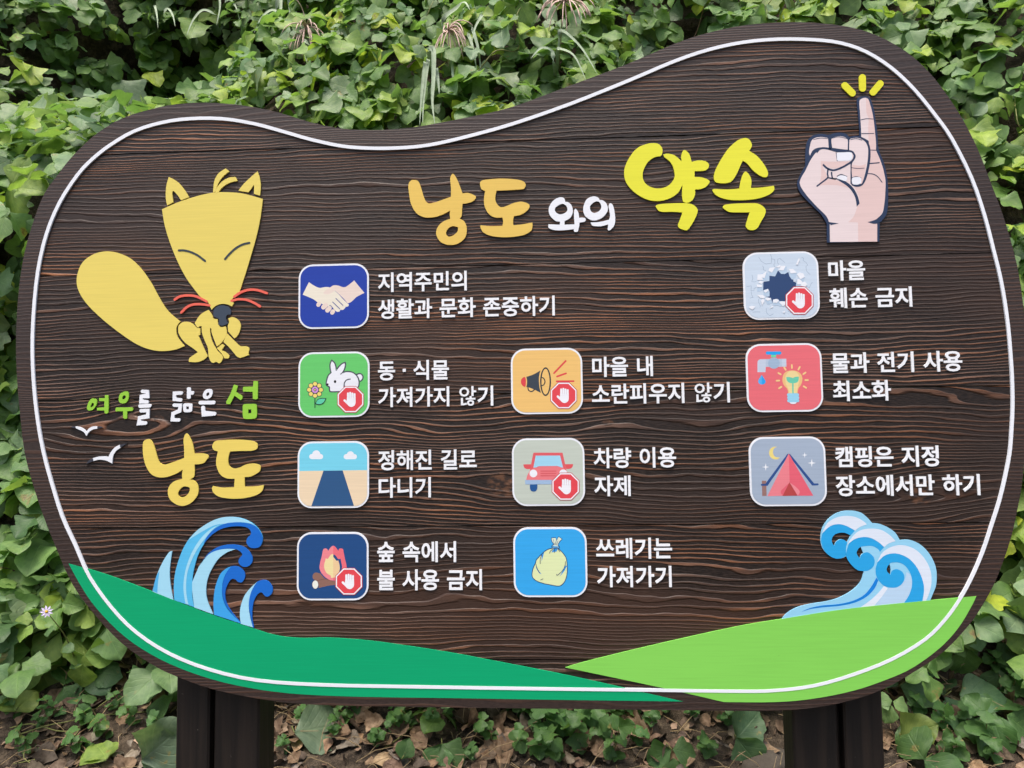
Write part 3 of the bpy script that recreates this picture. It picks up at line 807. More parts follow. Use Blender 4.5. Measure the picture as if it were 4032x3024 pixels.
# rabbit and flower
t = Tile(1, 0, 1150, 1370, (104, 205, 110), (138, 1688, 88, 1510))
INK = (76, 78, 92); FUR = (238, 241, 248)
RAB = "865,265! 930,330 960,430 960,490! 1010,420 1080,350 1160,312! 1165,380 1140,470 1100,540! 1180,515 1280,520 1360,555 1420,615 1455,700 1460,790 1430,860 1300,960! 1100,950 860,955 820,930 815,850! 770,825 745,790 755,700 790,600 850,540! 830,450 830,350"
TAILR = "1415,575 1460,560 1510,570 1545,620 1535,680 1490,728"
t.art('rabbit', [(opencurve(TAILR), FUR), (stroke(TAILR, 28), INK), (closed(RAB), FUR), (ring(RAB, 28), INK), (ellipse(938, 733, 27, 32), (30, 30, 36)), (closed("745,775! 775,770 800,785! 785,815 755,815"), (30, 30, 36)),
    (stroke("1135,850 1140,770 1175,710 1225,685 1268,678", 25), INK), (stroke("1060,572 1110,525", 18), INK)])
it = []
STEMC = (38, 66, 62)
for k in range(8):
    an = math.pi / 4 * k
    it.append((ellipse(503 + 128 * math.cos(an), 912 + 128 * math.sin(an), 58, 58, 18), INK))
for k in range(8):
    an = math.pi / 4 * k
    it.append((ellipse(503 + 128 * math.cos(an), 912 + 128 * math.sin(an), 44, 44, 18), (244, 222, 118)))
it += [(ellipse(503, 912, 86), INK), (ellipse(503, 912, 70), (214, 152, 220)), (ellipse(503, 912, 32, None, 16), (70, 60, 90)), (ellipse(503, 912, 17, None, 12), (250, 235, 140)),
       (stroke("500,1098 500,1295", 19), STEMC), (closed("508,1218! 555,1125 640,1090 752,1095! 700,1195 620,1238 545,1235"), STEMC), (closed("525,1205! 565,1135 640,1106 728,1108! 685,1185 615,1222 555,1220"), (96, 208, 170))]
t.art('flower', it)
t.badge(1276, 1121, 291)
# road
t = Tile(2, 0, 1150, 1720, (122, 214, 238), (121, 1675, 97, 1550))
hz0, hz1 = t.c([(160, 745), (1630, 725)])
horizon = lambda p: (hz0[1] + (hz1[1] - hz0[1]) * (p[0] - hz0[0]) / (hz1[0] - hz0[0])) - p[1]
a = Art(); a.add(clip_half(t.inner, horizon), (238, 216, 182), -0.00056); a.build('sand', t.o, ZO)
a = Art(); a.add(clip_half(t.c(straight("685,738 1105,733 1362,1540 412,1540")), lambda p: p[1] - min(q[1] for q in t.inner) - 0.0004), (46, 88, 134), -0.00062); a.build('road', t.o, ZO)
CL = (238, 242, 249)
for cap_, cx, cy, r_ in (("430,430 622,430", 530, 382, 88), ("1180,432 1358,432", 1272, 392, 78)):
    t.art('cloud', [(stroke(cap_, 112), CL), (ellipse(cx, cy, r_), CL)])
# camp fire
t = Tile(3, 0, 1150, 2080, (32, 76, 132), (107, 1665, 85, 1568))
FL = "900,378! 940,400 980,450 1010,490! 1030,445 1070,437 1110,455 1125,520 1150,650 1180,770 1190,880 1150,1000 1050,1100 960,1135 900,1138 820,1125 720,1060 640,970 600,860 615,740 650,600 672,490 690,450 730,437 765,450 790,490! 830,430 870,390"
YEL = "890,560 900,566! 900,620! 970,710! 1005,700! 1035,800 1040,890 1010,980 950,1060 850,1080! 845,1030! 760,980 710,890 700,800 720,720 735,655! 780,670! 820,610 850,575"
t.art('camp_fire', [(closed("460,1000 520,962 620,985! 700,1080 800,1130 950,1150! 950,1235! 850,1240 700,1270 580,1300! 575,1200 500,1130! 455,1090 450,1040"), (144, 106, 94)), (stroke("560,1140 720,1105 880,1150", 14), (120, 86, 78)),
    (ellipse(508, 1225, 72, 98), (104, 84, 80)), (ellipse(508, 1225, 63, 89), (238, 242, 232)),
    (closed(FL), (240, 138, 146)), (clip_half(closed(FL), lambda p: p[0] - 900), (236, 112, 124)),
    (closed("900,570! 950,590 990,650 1010,670 1060,662! 1075,750 1090,850 1060,960 1000,1040! 1040,850 1010,700! 970,710! 900,620!"), (32, 76, 132)),
    (closed(YEL), (240, 224, 164)), (clip_half(closed(YEL), lambda p: p[0] - 898), (238, 204, 156))])
t.badge(1240, 1156, 297)
# megaphone
t = Tile(1, 1, 1980, 1350, (240, 196, 118), (178, 1737, 117, 1548))
BLK = (54, 58, 64); RED = (222, 72, 78)
t.art('megaphone', [(closed("510,740! 660,690 820,600! 790,720 785,840 800,980 830,1090! 690,1020! 620,990 545,965! 510,965! 525,900 525,810"), (60, 70, 80)), (closed("483,742! 500,800 500,900 485,962! 430,935 395,870 400,800 440,755"), RED),
    ((ellipse(930, 845, 119, 313, 40), ellipse(930, 845, 88, 280, 40)), BLK), (stroke("850,755 890,775 918,840 895,910 850,930", 22), BLK), (stroke("545,965 560,1030 615,1060 665,1040 690,1010", 24), BLK)])
for q in ("1115,660 1368,395", "1180,733 1375,665", "1172,838 1540,835"):
    t.art('sound_line', [(stroke(q, 38), RED)])
t.badge(1325, 1146, 291)
# car
t = Tile(2, 1, 1980, 1710, (196, 206, 194), (203, 1782, 84, 1558))
t.art('car', [(closed("665,400! 1300,400! 1355,650! 1385,790! 1440,900 1460,995! 510,992! 530,900 590,790! 615,650!"), (226, 98, 104)),
    (closed("443,655! 615,652! 600,755! 530,758 470,730"), (224, 88, 94)), (closed("1355,650! 1532,650! 1510,720 1450,752 1380,755!"), (224, 88, 94)),
    (closed("665,735! 800,700 1130,695 1310,725! 1385,790! 1440,900 1460,990! 510,990! 530,900 590,790!"), (236, 126, 132)),
    (closed("715,465! 1245,462! 1310,722! 1280,722 1200,695 1130,690 800,695 740,715 665,728!"), (164, 218, 242)),
    (ellipse(665, 852, 84), (240, 243, 250)), (ellipse(1315, 850, 86), (240, 243, 250)),
    (straight("820,792 1165,792 1165,812 820,812"), (220, 94, 100)), (straight("820,842 1165,842 1165,862 820,862"), (220, 94, 100)), (straight("820,892 1150,892 1150,912 820,912"), (220, 94, 100)),
    (straight("485,995 1080,992 1080,1088 487,1090"), (160, 188, 220)), (closed("590,1091! 752,1091! 750,1180 720,1235 670,1245 620,1232 592,1180"), (36, 88, 150))])
t.badge(1367, 1135, 302)
# rubbish bag
t = Tile(3, 1, 1980, 2060, (54, 170, 238), (232, 1834, 88, 1608))
BAG = "1085,545! 980,570 880,640 780,740 730,800 715,860! 670,950 645,1040 635,1120 655,1190 740,1260 880,1310 1050,1345 1200,1368 1280,1345 1350,1260 1390,1150 1405,1000 1395,850 1370,740 1300,640 1210,550!"
KN = "1055,320! 1150,315! 1168,372! 1215,290! 1290,345! 1230,410 1195,480! 1225,505 1220,545 1150,550 1075,535 1072,485 1120,465! 1070,400"
DKB, SHB = (24, 52, 104), (58, 152, 226)
t.art('rubbish_bag', [(closed(BAG), (226, 238, 182)), (closed("1365,920! 1400,930! 1330,1050 1235,1168!"), SHB), (closed("718,880! 760,1000 840,1110! 790,1080 730,980"), SHB), (closed("845,830! 905,615! 850,690"), SHB), (closed("1060,640! 1110,555 1190,555 1160,625! 1120,620"), SHB),
    (ring(BAG, 15), DKB), (closed(KN), (220, 236, 214)), (closed("1075,485! 1225,505! 1220,545 1150,550 1075,535"), (120, 190, 236)), (ring(KN, 12), DKB), (stroke("1165,372 1140,470", 11), DKB), (stroke("1075,510 1150,525 1225,510", 11), DKB), (stroke("1100,350 1120,450", 8), DKB), (stroke("1200,385 1160,480", 8), DKB),
    (stroke("1365,830 1350,930 1300,1030 1240,1090 1180,1135 1170,1110", 11), DKB), (stroke("720,890 745,980 800,1080", 12), DKB), (stroke("845,685 815,780 815,880", 11), DKB), (stroke("1015,655 1040,600 1090,570", 11), DKB), (stroke("820,1235 875,1210", 10), DKB), (stroke("1120,640 1125,560", 11), DKB), (stroke("1240,615 1200,560", 11), DKB)])
# broken wall
t = Tile(0, 2, 2880, 970, (204, 220, 236), (258, 1908, 122, 1590))
CRK = (138, 160, 184)
it = [(stroke(s, 7, False), CRK) for s in ("595,240 650,330 750,385 870,365 870,240 850,175", "870,270 940,290 945,370 920,400 940,450", "1030,395 1000,350 1010,280 1070,260", "1060,280 1100,300 1160,355", "1530,235 1565,260 1560,310 1620,350 1660,410 1620,440 1630,530 1680,590 1710,610", "670,425 695,450 690,510 750,535", "330,880 430,860 425,970 440,1060 470,1110 400,1130", "430,965 490,970 490,920 540,895", "445,620 465,700 440,770 510,775 540,760", "1770,790 1740,800 1720,850 1690,910 1640,880", "460,1440 520,1430 620,1430", "590,1150 590,1220 630,1300 620,1330", "760,1350 755,1420 785,1480 840,1510 910,1470", "1230,1410 1300,1445")]
for q in it:
    t.art('crack', [q])
SHD, CHK = (186, 209, 231), (238, 242, 249)
it = [(straight("1015,530 1080,600 1160,605 1215,570 1240,560 1260,650 1315,725 1345,720 1350,770 1410,790 1405,870 1330,900 1200,1075 1165,1200 1040,1190 970,1145 905,1160 890,1240 860,1130 780,1110 740,1100 830,1090 825,980 795,925 690,965 670,880 700,770 825,755 825,640 950,655 1005,540"), (46, 72, 116))]
it += [(straight(s), SHD) for s in ("790,520 1005,470 1005,540 950,655 825,630", "1015,525 1060,440 1200,440 1215,570 1160,605 1080,600", "1240,540 1420,580 1400,690 1315,725 1260,650", "565,620 760,550 825,640 825,755 560,740", "550,830 690,800 690,960 560,990", "690,960 795,925 828,1000 825,1080 780,1100 700,1060", "720,1150 850,1120 890,1240 780,1270", "905,1160 1030,1160 1030,1290 900,1280", "1040,1200 1165,1200 1165,1300 1040,1310", "1350,760 1450,700 1590,680 1560,760", "1410,790 1600,760 1650,850 1500,870 1405,870")]
it += [(straight(s), CHK) for s in ("800,530 830,470 950,455 880,575", "1015,520 1080,425 1180,425 1130,525", "960,455 1060,405 1070,440 1030,465", "1245,495 1340,490 1420,580 1290,590", "565,615 690,600 660,690 700,730 560,740", "690,590 770,540 720,690 665,685", "580,800 620,750 695,770 660,820", "545,830 670,835 660,890 560,890", "695,970 790,925 810,960 740,1015", "550,1060 680,1060 735,1110 690,1140 620,1120", "725,1150 780,1115 850,1130 850,1165 790,1190", "905,1160 990,1145 1035,1185 980,1235 905,1225", "1035,1220 1100,1195 1165,1205 1165,1270 1120,1310", "1420,610 1480,570 1560,590 1595,670 1500,720", "1345,770 1420,730 1400,760", "1430,720 1470,705 1540,770 1500,830 1430,830", "1520,790 1600,765 1650,840 1600,880 1500,860", "640,1180 690,1145 715,1190 665,1285", "385,1310 440,1295 520,1310 455,1385 390,1345", "820,1345 900,1300 910,1325 830,1355", "1100,1430 1170,1400 1150,1460", "1410,370 1470,245 1485,300 1440,400 1400,405")]
t.art('broken_hole', [(l, c) for l, c in it], 2)
t.badge(1478, 1181, 306)
# tap and bulb
t = Tile(1, 2, 2890, 1335, (234, 112, 122), (268, 1925, 98, 1585))
t.art('tap', [(closed("510,520! 525,465 580,440! 1138,428! 1140,602! 690,607! 685,722! 510,722!"), (198, 210, 228)), (straight("690,438 1040,430 1042,604 690,607"), (184, 200, 220)), (ellipse(868, 525, 128, 122), (162, 186, 212)),
    (straight("805,335 915,335 915,396 805,398"), (112, 222, 172)), (stroke("725,305 995,303", 70), (38, 166, 242)), (straight("810,300 915,300 915,345 810,345"), (38, 166, 242))])
t.art('water_drop', [(closed("603,780! 650,850 688,920 670,970 610,993 545,970 525,915 555,850"), (90, 180, 244)), (clip_half(closed("603,780! 650,850 688,920 670,970 610,993 545,970 525,915 555,850"), lambda p: p[0] - 605), (44, 166, 240))])
GRN = (108, 206, 176)
it = [(closed("1060,830 1085,760 1150,705 1270,685 1390,710 1465,780 1488,880 1460,990 1400,1080 1385,1185! 1180,1185! 1160,1090 1090,1010 1055,920"), (240, 194, 132)), (closed("1115,850 1140,770 1200,705 1270,690 1340,705 1400,770 1425,870 1400,990 1380,1090 1360,1185! 1200,1185! 1180,1090 1130,980"), (240, 218, 156)),
      (stroke("1280,950 1283,1180", 32), GRN), (closed("1280,850! 1330,825 1410,820! 1405,890 1370,945 1280,965! 1200,950 1150,900 1138,828! 1220,830"), GRN)]
it += [(stroke(s, 36), (248, 214, 146)) for s in ("1258,568 1260,630", "1090,618 1125,670", "1430,610 1400,668", "965,740 1015,770", "1508,765 1555,730", "925,908 985,906", "1550,895 1608,895", "978,1075 1030,1040", "1515,1030 1570,1065")]
it += [(closed("1200,1365! 1370,1365! 1340,1405 1285,1416 1230,1405"), (236, 240, 250))]
it += [(stroke(s, 70), (154, 214, 240)) for s in ("1185,1215 1380,1215", "1190,1278 1385,1278", "1190,1342 1385,1340")]
t.art('light_bulb', it)
# tent
t = Tile(2, 2, 2900, 1700, (164, 180, 200), (280, 1950, 108, 1618))
ROPE = (44, 80, 142)
t.art('tent', [(straight("550,1065 645,1065 655,1398 558,1400"), (152, 116, 110)), (stroke("550,1155 650,1155 1120,500", 42, False), ROPE), (stroke("1765,1145 1665,1148 1150,500", 42, False), ROPE),
    (straight("1135,475 1155,1100 1000,1395 668,1402"), (236, 132, 142)), (straight("1135,475 1670,1392 1325,1392 1155,1100"), (230, 100, 118)), (closed("1150,1110! 1050,1200 960,1300 1000,1392!"), (228, 100, 116)), (closed("1160,1110! 1290,1200 1375,1305 1330,1390!"), (238, 142, 152)), (straight("1152,1100 1325,1392 1000,1397"), (184, 72, 72))])
t.art('moon', [(closed("885,328! 820,360 792,430 805,500 850,550 945,560! 900,595 840,602 770,580 720,520 708,450 735,375 800,330"), (238, 218, 130))])
for cx, cy, r_ in ((634, 768, 80), (1483, 507, 62), (1637, 680, 90)):
    k = r_ * 0.17
    t.art('star', [([(cx, cy - r_), (cx + k, cy - k), (cx + r_, cy), (cx + k, cy + k), (cx, cy + r_), (cx - k, cy + k), (cx - r_, cy), (cx - k, cy - k)], (242, 246, 250))])

#@@VEGETATION
# ------------------------------------------------------------------ leaves
rng = random.Random(11)
def leaf_material():
    t = NT('kudzu_leaf')
    tint = t.n('ShaderNodeAttribute', attribute_name='tint').outputs['Color']
    uv = t.n('ShaderNodeAttribute', attribute_name='leaf_uv').outputs['Vector']
    sp = t.n('ShaderNodeSeparateXYZ'); t.t.links.new(uv, sp.inputs[0])
    u, v = sp.outputs[0], sp.outputs[1]
    au = t.m('ABSOLUTE', u)
    mid = t.m('SUBTRACT', 1.0, t.smooth(au, 0.015, 0.06))
    side = t.m('FRACT', t.m('MULTIPLY', t.m('SUBTRACT', v, t.m('MULTIPLY', au, 0.42)), 6.5))
    side = t.m('SUBTRACT', 1.0, t.smooth(t.m('ABSOLUTE', t.m('SUBTRACT', side, 0.5)), 0.03, 0.12))
    vein = t.m('MAXIMUM', mid, t.m('MULTIPLY', side, 0.55))
    geo = t.n('ShaderNodeNewGeometry')
    oc = t.n('ShaderNodeTexCoord').outputs['Object']
    n1 = t.noise(geo.outputs['Position'], 45, 3); n2 = t.noise(geo.outputs['Position'], 230, 2)
    c = t.mix(t.smooth(n1, 0.3, 0.7), t.mix(1.0, tint, (0.80, 0.86, 0.8), 'MULTIPLY'), t.mix(1.0, tint, (1.15, 1.12, 1.05), 'MULTIPLY'))
    c = t.mix(t.m('MULTIPLY', vein, 0.24), c, t.mix(1.0, t.mix(1.0, tint, (1.5, 1.5, 1.3), 'MULTIPLY'), (0.03, 0.04, 0.02), 'ADD'))
    c = t.mix(t.m('MULTIPLY', t.smooth(n2, 0.70, 0.76), 0.5), c, (0.22, 0.24, 0.13))
    n3 = t.noise(geo.outputs['Position'], 16, 4, rough=0.62)
    c = t.mix(t.m('MULTIPLY', t.smooth(n3, 0.645, 0.70), 0.65), c, (0.28, 0.22, 0.065))
    c = t.mix(t.m('MULTIPLY', t.smooth(n3, 0.70, 0.74), 0.7), c, (0.15, 0.085, 0.04))
    c = t.mix(t.m('MULTIPLY', geo.outputs['Backfacing'], 0.55), c, t.mix(0.5, tint, (0.17, 0.23, 0.15)))
    hgt = t.m('ADD', t.m('MULTIPLY', vein, -0.6), t.m('MULTIPLY', n1, 0.6))
    nrm = t.bump(hgt, 0.45, 0.004)
    t.set(c, 0.50, nrm, 0.42)
    tr = t.n('ShaderNodeBsdfTranslucent')
    t.put(tr.inputs['Color'], t.mix(1.0, c, (1.5, 1.7, 0.7), 'MULTIPLY'))
    mx = t.n('ShaderNodeMixShader'); mx.inputs[0].default_value = 0.36
    t.t.links.new(t.b.outputs[0], mx.inputs[1]); t.t.links.new(tr.outputs[0], mx.inputs[2])
    t.t.links.new(mx.outputs[0], t.out.inputs[0])
    return t.mat
LEAFM = leaf_material()
def stem_material(name, c):
    t = NT(name)
    o, x, y, z = t.coords()
    n = t.noise(o, 60, 3)
    return t.set(t.mix(n, tuple(a * 0.6 for a in c), tuple(a * 1.3 for a in c)), 0.6, None, 0.3)
STEMG = stem_material('green_stem', (0.16, 0.17, 0.05))
STEMB = stem_material('brown_stem', (0.20, 0.125, 0.07))
STRAW = stem_material('straw', (0.30, 0.22, 0.12))

ROWS = np.array([0, .05, .14, .28, .44, .56, .69, .85, 1.0])
SHAPES = [  # (left half widths, right half widths)
    ([.02, .18, .33, .46, .50, .47, .40, .24, .02],) * 2,
    ([.02, .19, .36, .51, .50, .40, .38, .25, .02],) * 2,
    ([.02, .19, .37, .54, .47, .35, .36, .25, .02], [.02, .18, .33, .46, .50, .46, .39, .23, .02]),
    ([.02, .12, .22, .33, .39, .40, .36, .23, .02], [.03, .24, .44, .60, .52, .38, .37, .25, .02]),
    ([.03, .24, .44, .60, .52, .38, .37, .25, .02], [.02, .12, .22, .33, .39, .40, .36, .23, .02]),
    ([.02, .20, .39, .57, .48, .34, .38, .27, .02],) * 2,
]
def smooth_rows(w, n):
    """half widths resampled to n rows along a smooth curve"""
    P = list(zip(ROWS.tolist(), w))
    c = np.array(opencurve(P, 6))
    a = np.linspace(0, 1, n) ** 1.15
    return a, np.maximum(np.interp(a, c[:, 0], c[:, 1]), 0.004)
def leaf_shape(k, seed, ncol=4, fine=False):
    r = random.Random(seed)
    lw, rw = SHAPES[k]
    rows = ROWS
    if fine:
        rows, lw = smooth_rows(lw, 16)
        rows, rw = smooth_rows(rw, 16)
    fold, droop, curl = r.uniform(-0.02, 0.34), r.uniform(0.02, 0.40), r.uniform(-0.30, 0.15)
    wav, ph, tw = r.uniform(0.02, 0.075), r.uniform(0, 6), r.uniform(-0.25, 0.25)
    v, uv = [], []
    jl = [r.uniform(0.95, 1.05) for _ in rows]; jr = [r.uniform(0.95, 1.05) for _ in rows]
    for i, a in enumerate(rows):
        for j in range(ncol + 1):
            u = -1 + 2 * j / ncol
            w = (lw if u < 0 else rw)[i] * (jl if u < 0 else jr)[i]
            x = u * w
            z = abs(x) * fold - droop * a * a + curl * x * x * 3 + wav * math.sin(ph + 9 * a + 5 * u) * abs(u) + tw * x * a
            y = a * (1 - 0.10 * droop) - (0.06 * abs(u) if i == 0 else 0) + 0.06 * abs(u) * (1 - a)
            v.append((x, y, z)); uv.append((u, a, 0))
    n = ncol + 1
    f = [(i * n + j, i * n + j + 1, (i + 1) * n + j + 1, (i + 1) * n + j) for i in range(len(rows) - 1) for j in range(ncol)]
    return np.array(v), np.array(uv), np.array(f)
LEAVES = [leaf_shape(i % 6, 100 + i) for i in range(18)]
FINE = [leaf_shape(i % 6, 100 + i, 4, True) for i in range(18)]
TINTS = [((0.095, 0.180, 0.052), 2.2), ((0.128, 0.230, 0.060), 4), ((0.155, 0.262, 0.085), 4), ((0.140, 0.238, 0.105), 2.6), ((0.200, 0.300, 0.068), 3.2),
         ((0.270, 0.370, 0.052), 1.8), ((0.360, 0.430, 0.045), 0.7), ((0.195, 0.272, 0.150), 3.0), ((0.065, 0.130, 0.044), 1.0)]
def pick_tint(r=rng):
    tot = sum(w for _, w in TINTS); q = r.uniform(0, tot)
    for i, (c, w) in enumerate(TINTS):
        q -= w
        if q <= 0:
            return i
    return 0
def jit(c, r=rng, a=0.14):
    k = r.uniform(1 - a, 1 + a)
    return (c[0] * k * r.uniform(0.93, 1.07), c[1] * k, c[2] * k * r.uniform(0.9, 1.1))
def leaf_mesh(name, shape, tint, mat=None):
    v, uv, f = shape
    me = bpy.data.meshes.new(name)
    me.from_pydata(v.tolist(), [], f.tolist())
    a = me.attributes.new('tint', 'FLOAT_COLOR', 'POINT')
    a.data.foreach_set('color', np.tile((*tint, 1.0), len(v)))
    a = me.attributes.new('leaf_uv', 'FLOAT_VECTOR', 'POINT')
    a.data.foreach_set('vector', uv.astype(np.float32).ravel())
    me.shade_smooth()
    me.materials.append(mat or LEAFM)
    return me
def leaves_mesh(name, items, mat=None):
    """items: (shape index, 4x4 matrix as numpy, tint)"""
    V, U, F, C = [], [], [], []
    base = 0
    for k, M, c in items:
        v, uv, f = LEAVES[k]
        V.append(v @ M[:3, :3].T + M[:3, 3]); U.append(uv); F.append(f + base)
        C.append(np.tile((*c, 1.0), (len(v), 1)))
        base += len(v)
    V = np.concatenate(V); F = np.concatenate(F)
    me = bpy.data.meshes.new(name)
    me.vertices.add(len(V)); me.vertices.foreach_set('co', V.astype(np.float32).ravel())
    me.loops.add(F.size); me.loops.foreach_set('vertex_index', F.astype(np.int32).ravel())
    me.polygons.add(len(F)); me.polygons.foreach_set('loop_start', np.arange(0, F.size, 4, dtype=np.int32))
    me.update(calc_edges=True)
    a = me.attributes.new('tint', 'FLOAT_COLOR', 'POINT'); a.data.foreach_set('color', np.concatenate(C).astype(np.float32).ravel())
    a = me.attributes.new('leaf_uv', 'FLOAT_VECTOR', 'POINT'); a.data.foreach_set('vector', np.concatenate(U).astype(np.float32).ravel())
    me.shade_smooth()
    me.materials.append(mat or LEAFM)
    return me
def frame(pos, n, d, s):
    n = n.normalized()
    d = (d - n * d.dot(n))
    if d.length < 1e-4:
        d = n.orthogonal()
    d.normalize()
    x = d.cross(n)
    M = np.eye(4)
    M[:3, 0] = x * s; M[:3, 1] = d * s; M[:3, 2] = n * s; M[:3, 3] = pos
    return M
def rv(r=rng):
    return Vector((r.gauss(0, 1), r.gauss(0, 1), r.gauss(0, 1)))
def trifoliate(pos, n, d, s, r=rng):
    """three leaflets round one stalk end -> list of (shape, matrix)"""
    n = n.normalized(); d = (d - n * d.dot(n)).normalized(); x = d.cross(n)
    out = []
    for ang, kinds, sc in ((0, (0, 1, 5), 1.0), (72, (3, 2), 0.92), (-72, (4, 2), 0.92)):
        a = R(ang + r.uniform(-14, 14))
        dd = d * math.cos(a) + x * math.sin(a)
        nn = n + 0.24 * rv(r) + dd * 0.12
        k = r.choice(kinds) + 6 * r.randrange(3)
        st = pos + d * (0.25 * s if ang == 0 else 0) + dd * 0.03 * s
        out.append((k, frame(st, nn, dd - n * 0.15, s * sc * r.uniform(0.85, 1.12))))
    return out

# ------------------------------------------------------------------ the kudzu bank
SL0, SL1 = float(np.interp(0.52, PZ[1:], PS[1:])), float(np.interp(5.0, PZ[1:], PS[1:]))
leaves = []
NCL, NOUT = 12000, 3600
SL2 = float(np.interp(6.8, PZ[1:], PS[1:]))
for i in range(NCL + NOUT):
    outer = i >= NCL
    s = SL0 + ((SL2 if outer else SL1) - SL0) * rng.random()
    y, z = prof(s)
    hw = (y + 1.9) * 0.82 + 0.5
    x = rng.uniform(-hw, hw) - 0.1
    if outer:
        x = rng.uniform(-6.5, 6.5)
        if abs(x + 0.1) < hw and s < SL1:
            continue
    elif rng.random() > min(1, 0.35 + hw / 4.2):
        continue
    edge = z - (0.72 + 0.10 * noise.noise(Vector((x * 2.1, 0, 5))) + (0.10 if -0.9 < x < 0.95 else 0))
    if edge < 0 and rng.random() < 0.86:
        continue
    p = surf(x, s); n = surf_normal(x, s)
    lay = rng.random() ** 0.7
    p = p + n * (0.02 + 0.22 * lay)
    nn = n * 0.75 + Vector((0, -0.10, 0.60)) + 0.40 * rv()
    d = Vector((0, -0.5, -0.8)) + 0.75 * rv()
    big = 1.22 if (x < -1.15 and z < 2.7) or (x > 1.0 and z < 2.0) else 1.0
    sc = rng.choice((rng.uniform(0.045, 0.085), rng.uniform(0.070, 0.115))) * (2.1 if outer else max(big, 1.05 if z > 2.2 else 1.0))
    ti = pick_tint()
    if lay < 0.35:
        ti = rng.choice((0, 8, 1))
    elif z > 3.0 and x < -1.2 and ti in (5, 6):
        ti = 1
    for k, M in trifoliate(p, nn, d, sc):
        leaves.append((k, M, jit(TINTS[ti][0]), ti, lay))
runners = []
# choose the leaves that show largest as objects of their own
cells = {}
board_px = closed(OUTLINE, 1)
def in_board(px, py):
    c = False
    for i in range(len(board_px)):
        (x0, y0), (x1, y1) = board_px[i - 1], board_px[i]
        if (y0 > py) != (y1 > py) and px < (x1 - x0) * (py - y0) / (y1 - y0) + x0:
            c = not c
    return c
for i, (k, M, c, ti, lay) in enumerate(leaves):
    cen = M[:3, 3] + 0.5 * M[:3, 1]
    px, py, dep = to_px(cen)
    if not (0 <= px < 4032 and 0 <= py < 3024) or in_board(px, py):
        continue
    nrm = Vector(M[:3, 2]).normalized(); view = (Vector(cen) - CAM).normalized()
    size = np.linalg.norm(M[:3, 1]) * FPX / dep * (0.3 + 0.7 * abs(nrm.dot(view)))
    key = (int(px // 50), int(py // 50))
    if key not in cells or dep < cells[key][0]:
        cells[key] = (dep, size, i)
chosen = set(q[2] for q in sorted(cells.values(), key=lambda q: -q[1])[:288])
vine = empty('kudzu_vine', (0, 1.3, ground_z(0, 1.3)))
tag(vine, 'dense kudzu vine covering the whole bank behind the sign with broad green leaves', 'vine')
cache = {}
inv_loc = Vector(-vine.location)
for i in chosen:
    k, M, c, ti, lay = leaves[i]
    if (k, ti) not in cache:
        cache[(k, ti)] = leaf_mesh('leaf', FINE[k], jit(TINTS[ti][0], a=0.05))
    o = bpy.data.objects.new('leaf', cache[(k, ti)])
    COL.objects.link(o)
    o.parent = vine
    Mm = Matrix(M.tolist()); Mm.translation = Mm.translation + inv_loc
    o.matrix_local = Mm
for px, py, sz, c, lift in ((165, 500, 0.17, (0.36, 0.43, 0.05), 0.30), (90, 245, 0.16, (0.30, 0.38, 0.06), 0.30), (1365, 108, 0.13, (0.30, 0.40, 0.05), 0.28), (1105, 228, 0.11, (0.27, 0.37, 0.05), 0.28),
                            (585, 285, 0.12, (0.33, 0.42, 0.05), 0.30), (780, 85, 0.17, (0.20, 0.31, 0.09), 0.28), (480, 315, 0.18, (0.17, 0.25, 0.14), 0.30), (1490, 190, 0.08, (0.36, 0.42, 0.05), 0.28),
                            (1240, 355, 0.11, (0.27, 0.37, 0.06), 0.28), (330, 430, 0.16, (0.20, 0.28, 0.16), 0.30), (3860, 520, 0.11, (0.28, 0.38, 0.06), 0.28), (50, 1060, 0.12, (0.30, 0.37, 0.06), 0.20)):
    p = hit(px, py, lift)
    nn = (CAM - p).normalized() * 0.7 + Vector((0, 0, 0.6)) + 0.2 * rv()
    o = link('leaf', leaf_mesh('leaf', FINE[rng.choice((1, 5, 7, 11))], c), vine)
    Mm = Matrix(frame(p, nn, Vector((rng.uniform(-1, 1), 0, -1)), sz).tolist()); Mm.translation = Mm.translation + inv_loc
    o.matrix_local = Mm
for i in range(34):
    s = SL0 + (SL1 - SL0) * rng.uniform(0.05, 0.85); x = rng.uniform(-2.6, 2.6); ang = rng.uniform(0, 6.28)
    pts = []
    for k in range(7):
        pts.append(surf(x, s) + surf_normal(x, s) * (0.20 + 0.05 * math.sin(k * 1.7 + i)))
        ang += rng.uniform(-0.6, 0.6); x += 0.09 * math.cos(ang); s += 0.09 * math.sin(ang)
    runners.append(pts)
rest = [(k, M, c) for i, (k, M, c, ti, lay) in enumerate(leaves) if i not in chosen]
o = link('foliage', leaves_mesh('foliage', rest), vine)
o.location = inv_loc
tag(o, kind='stuff')

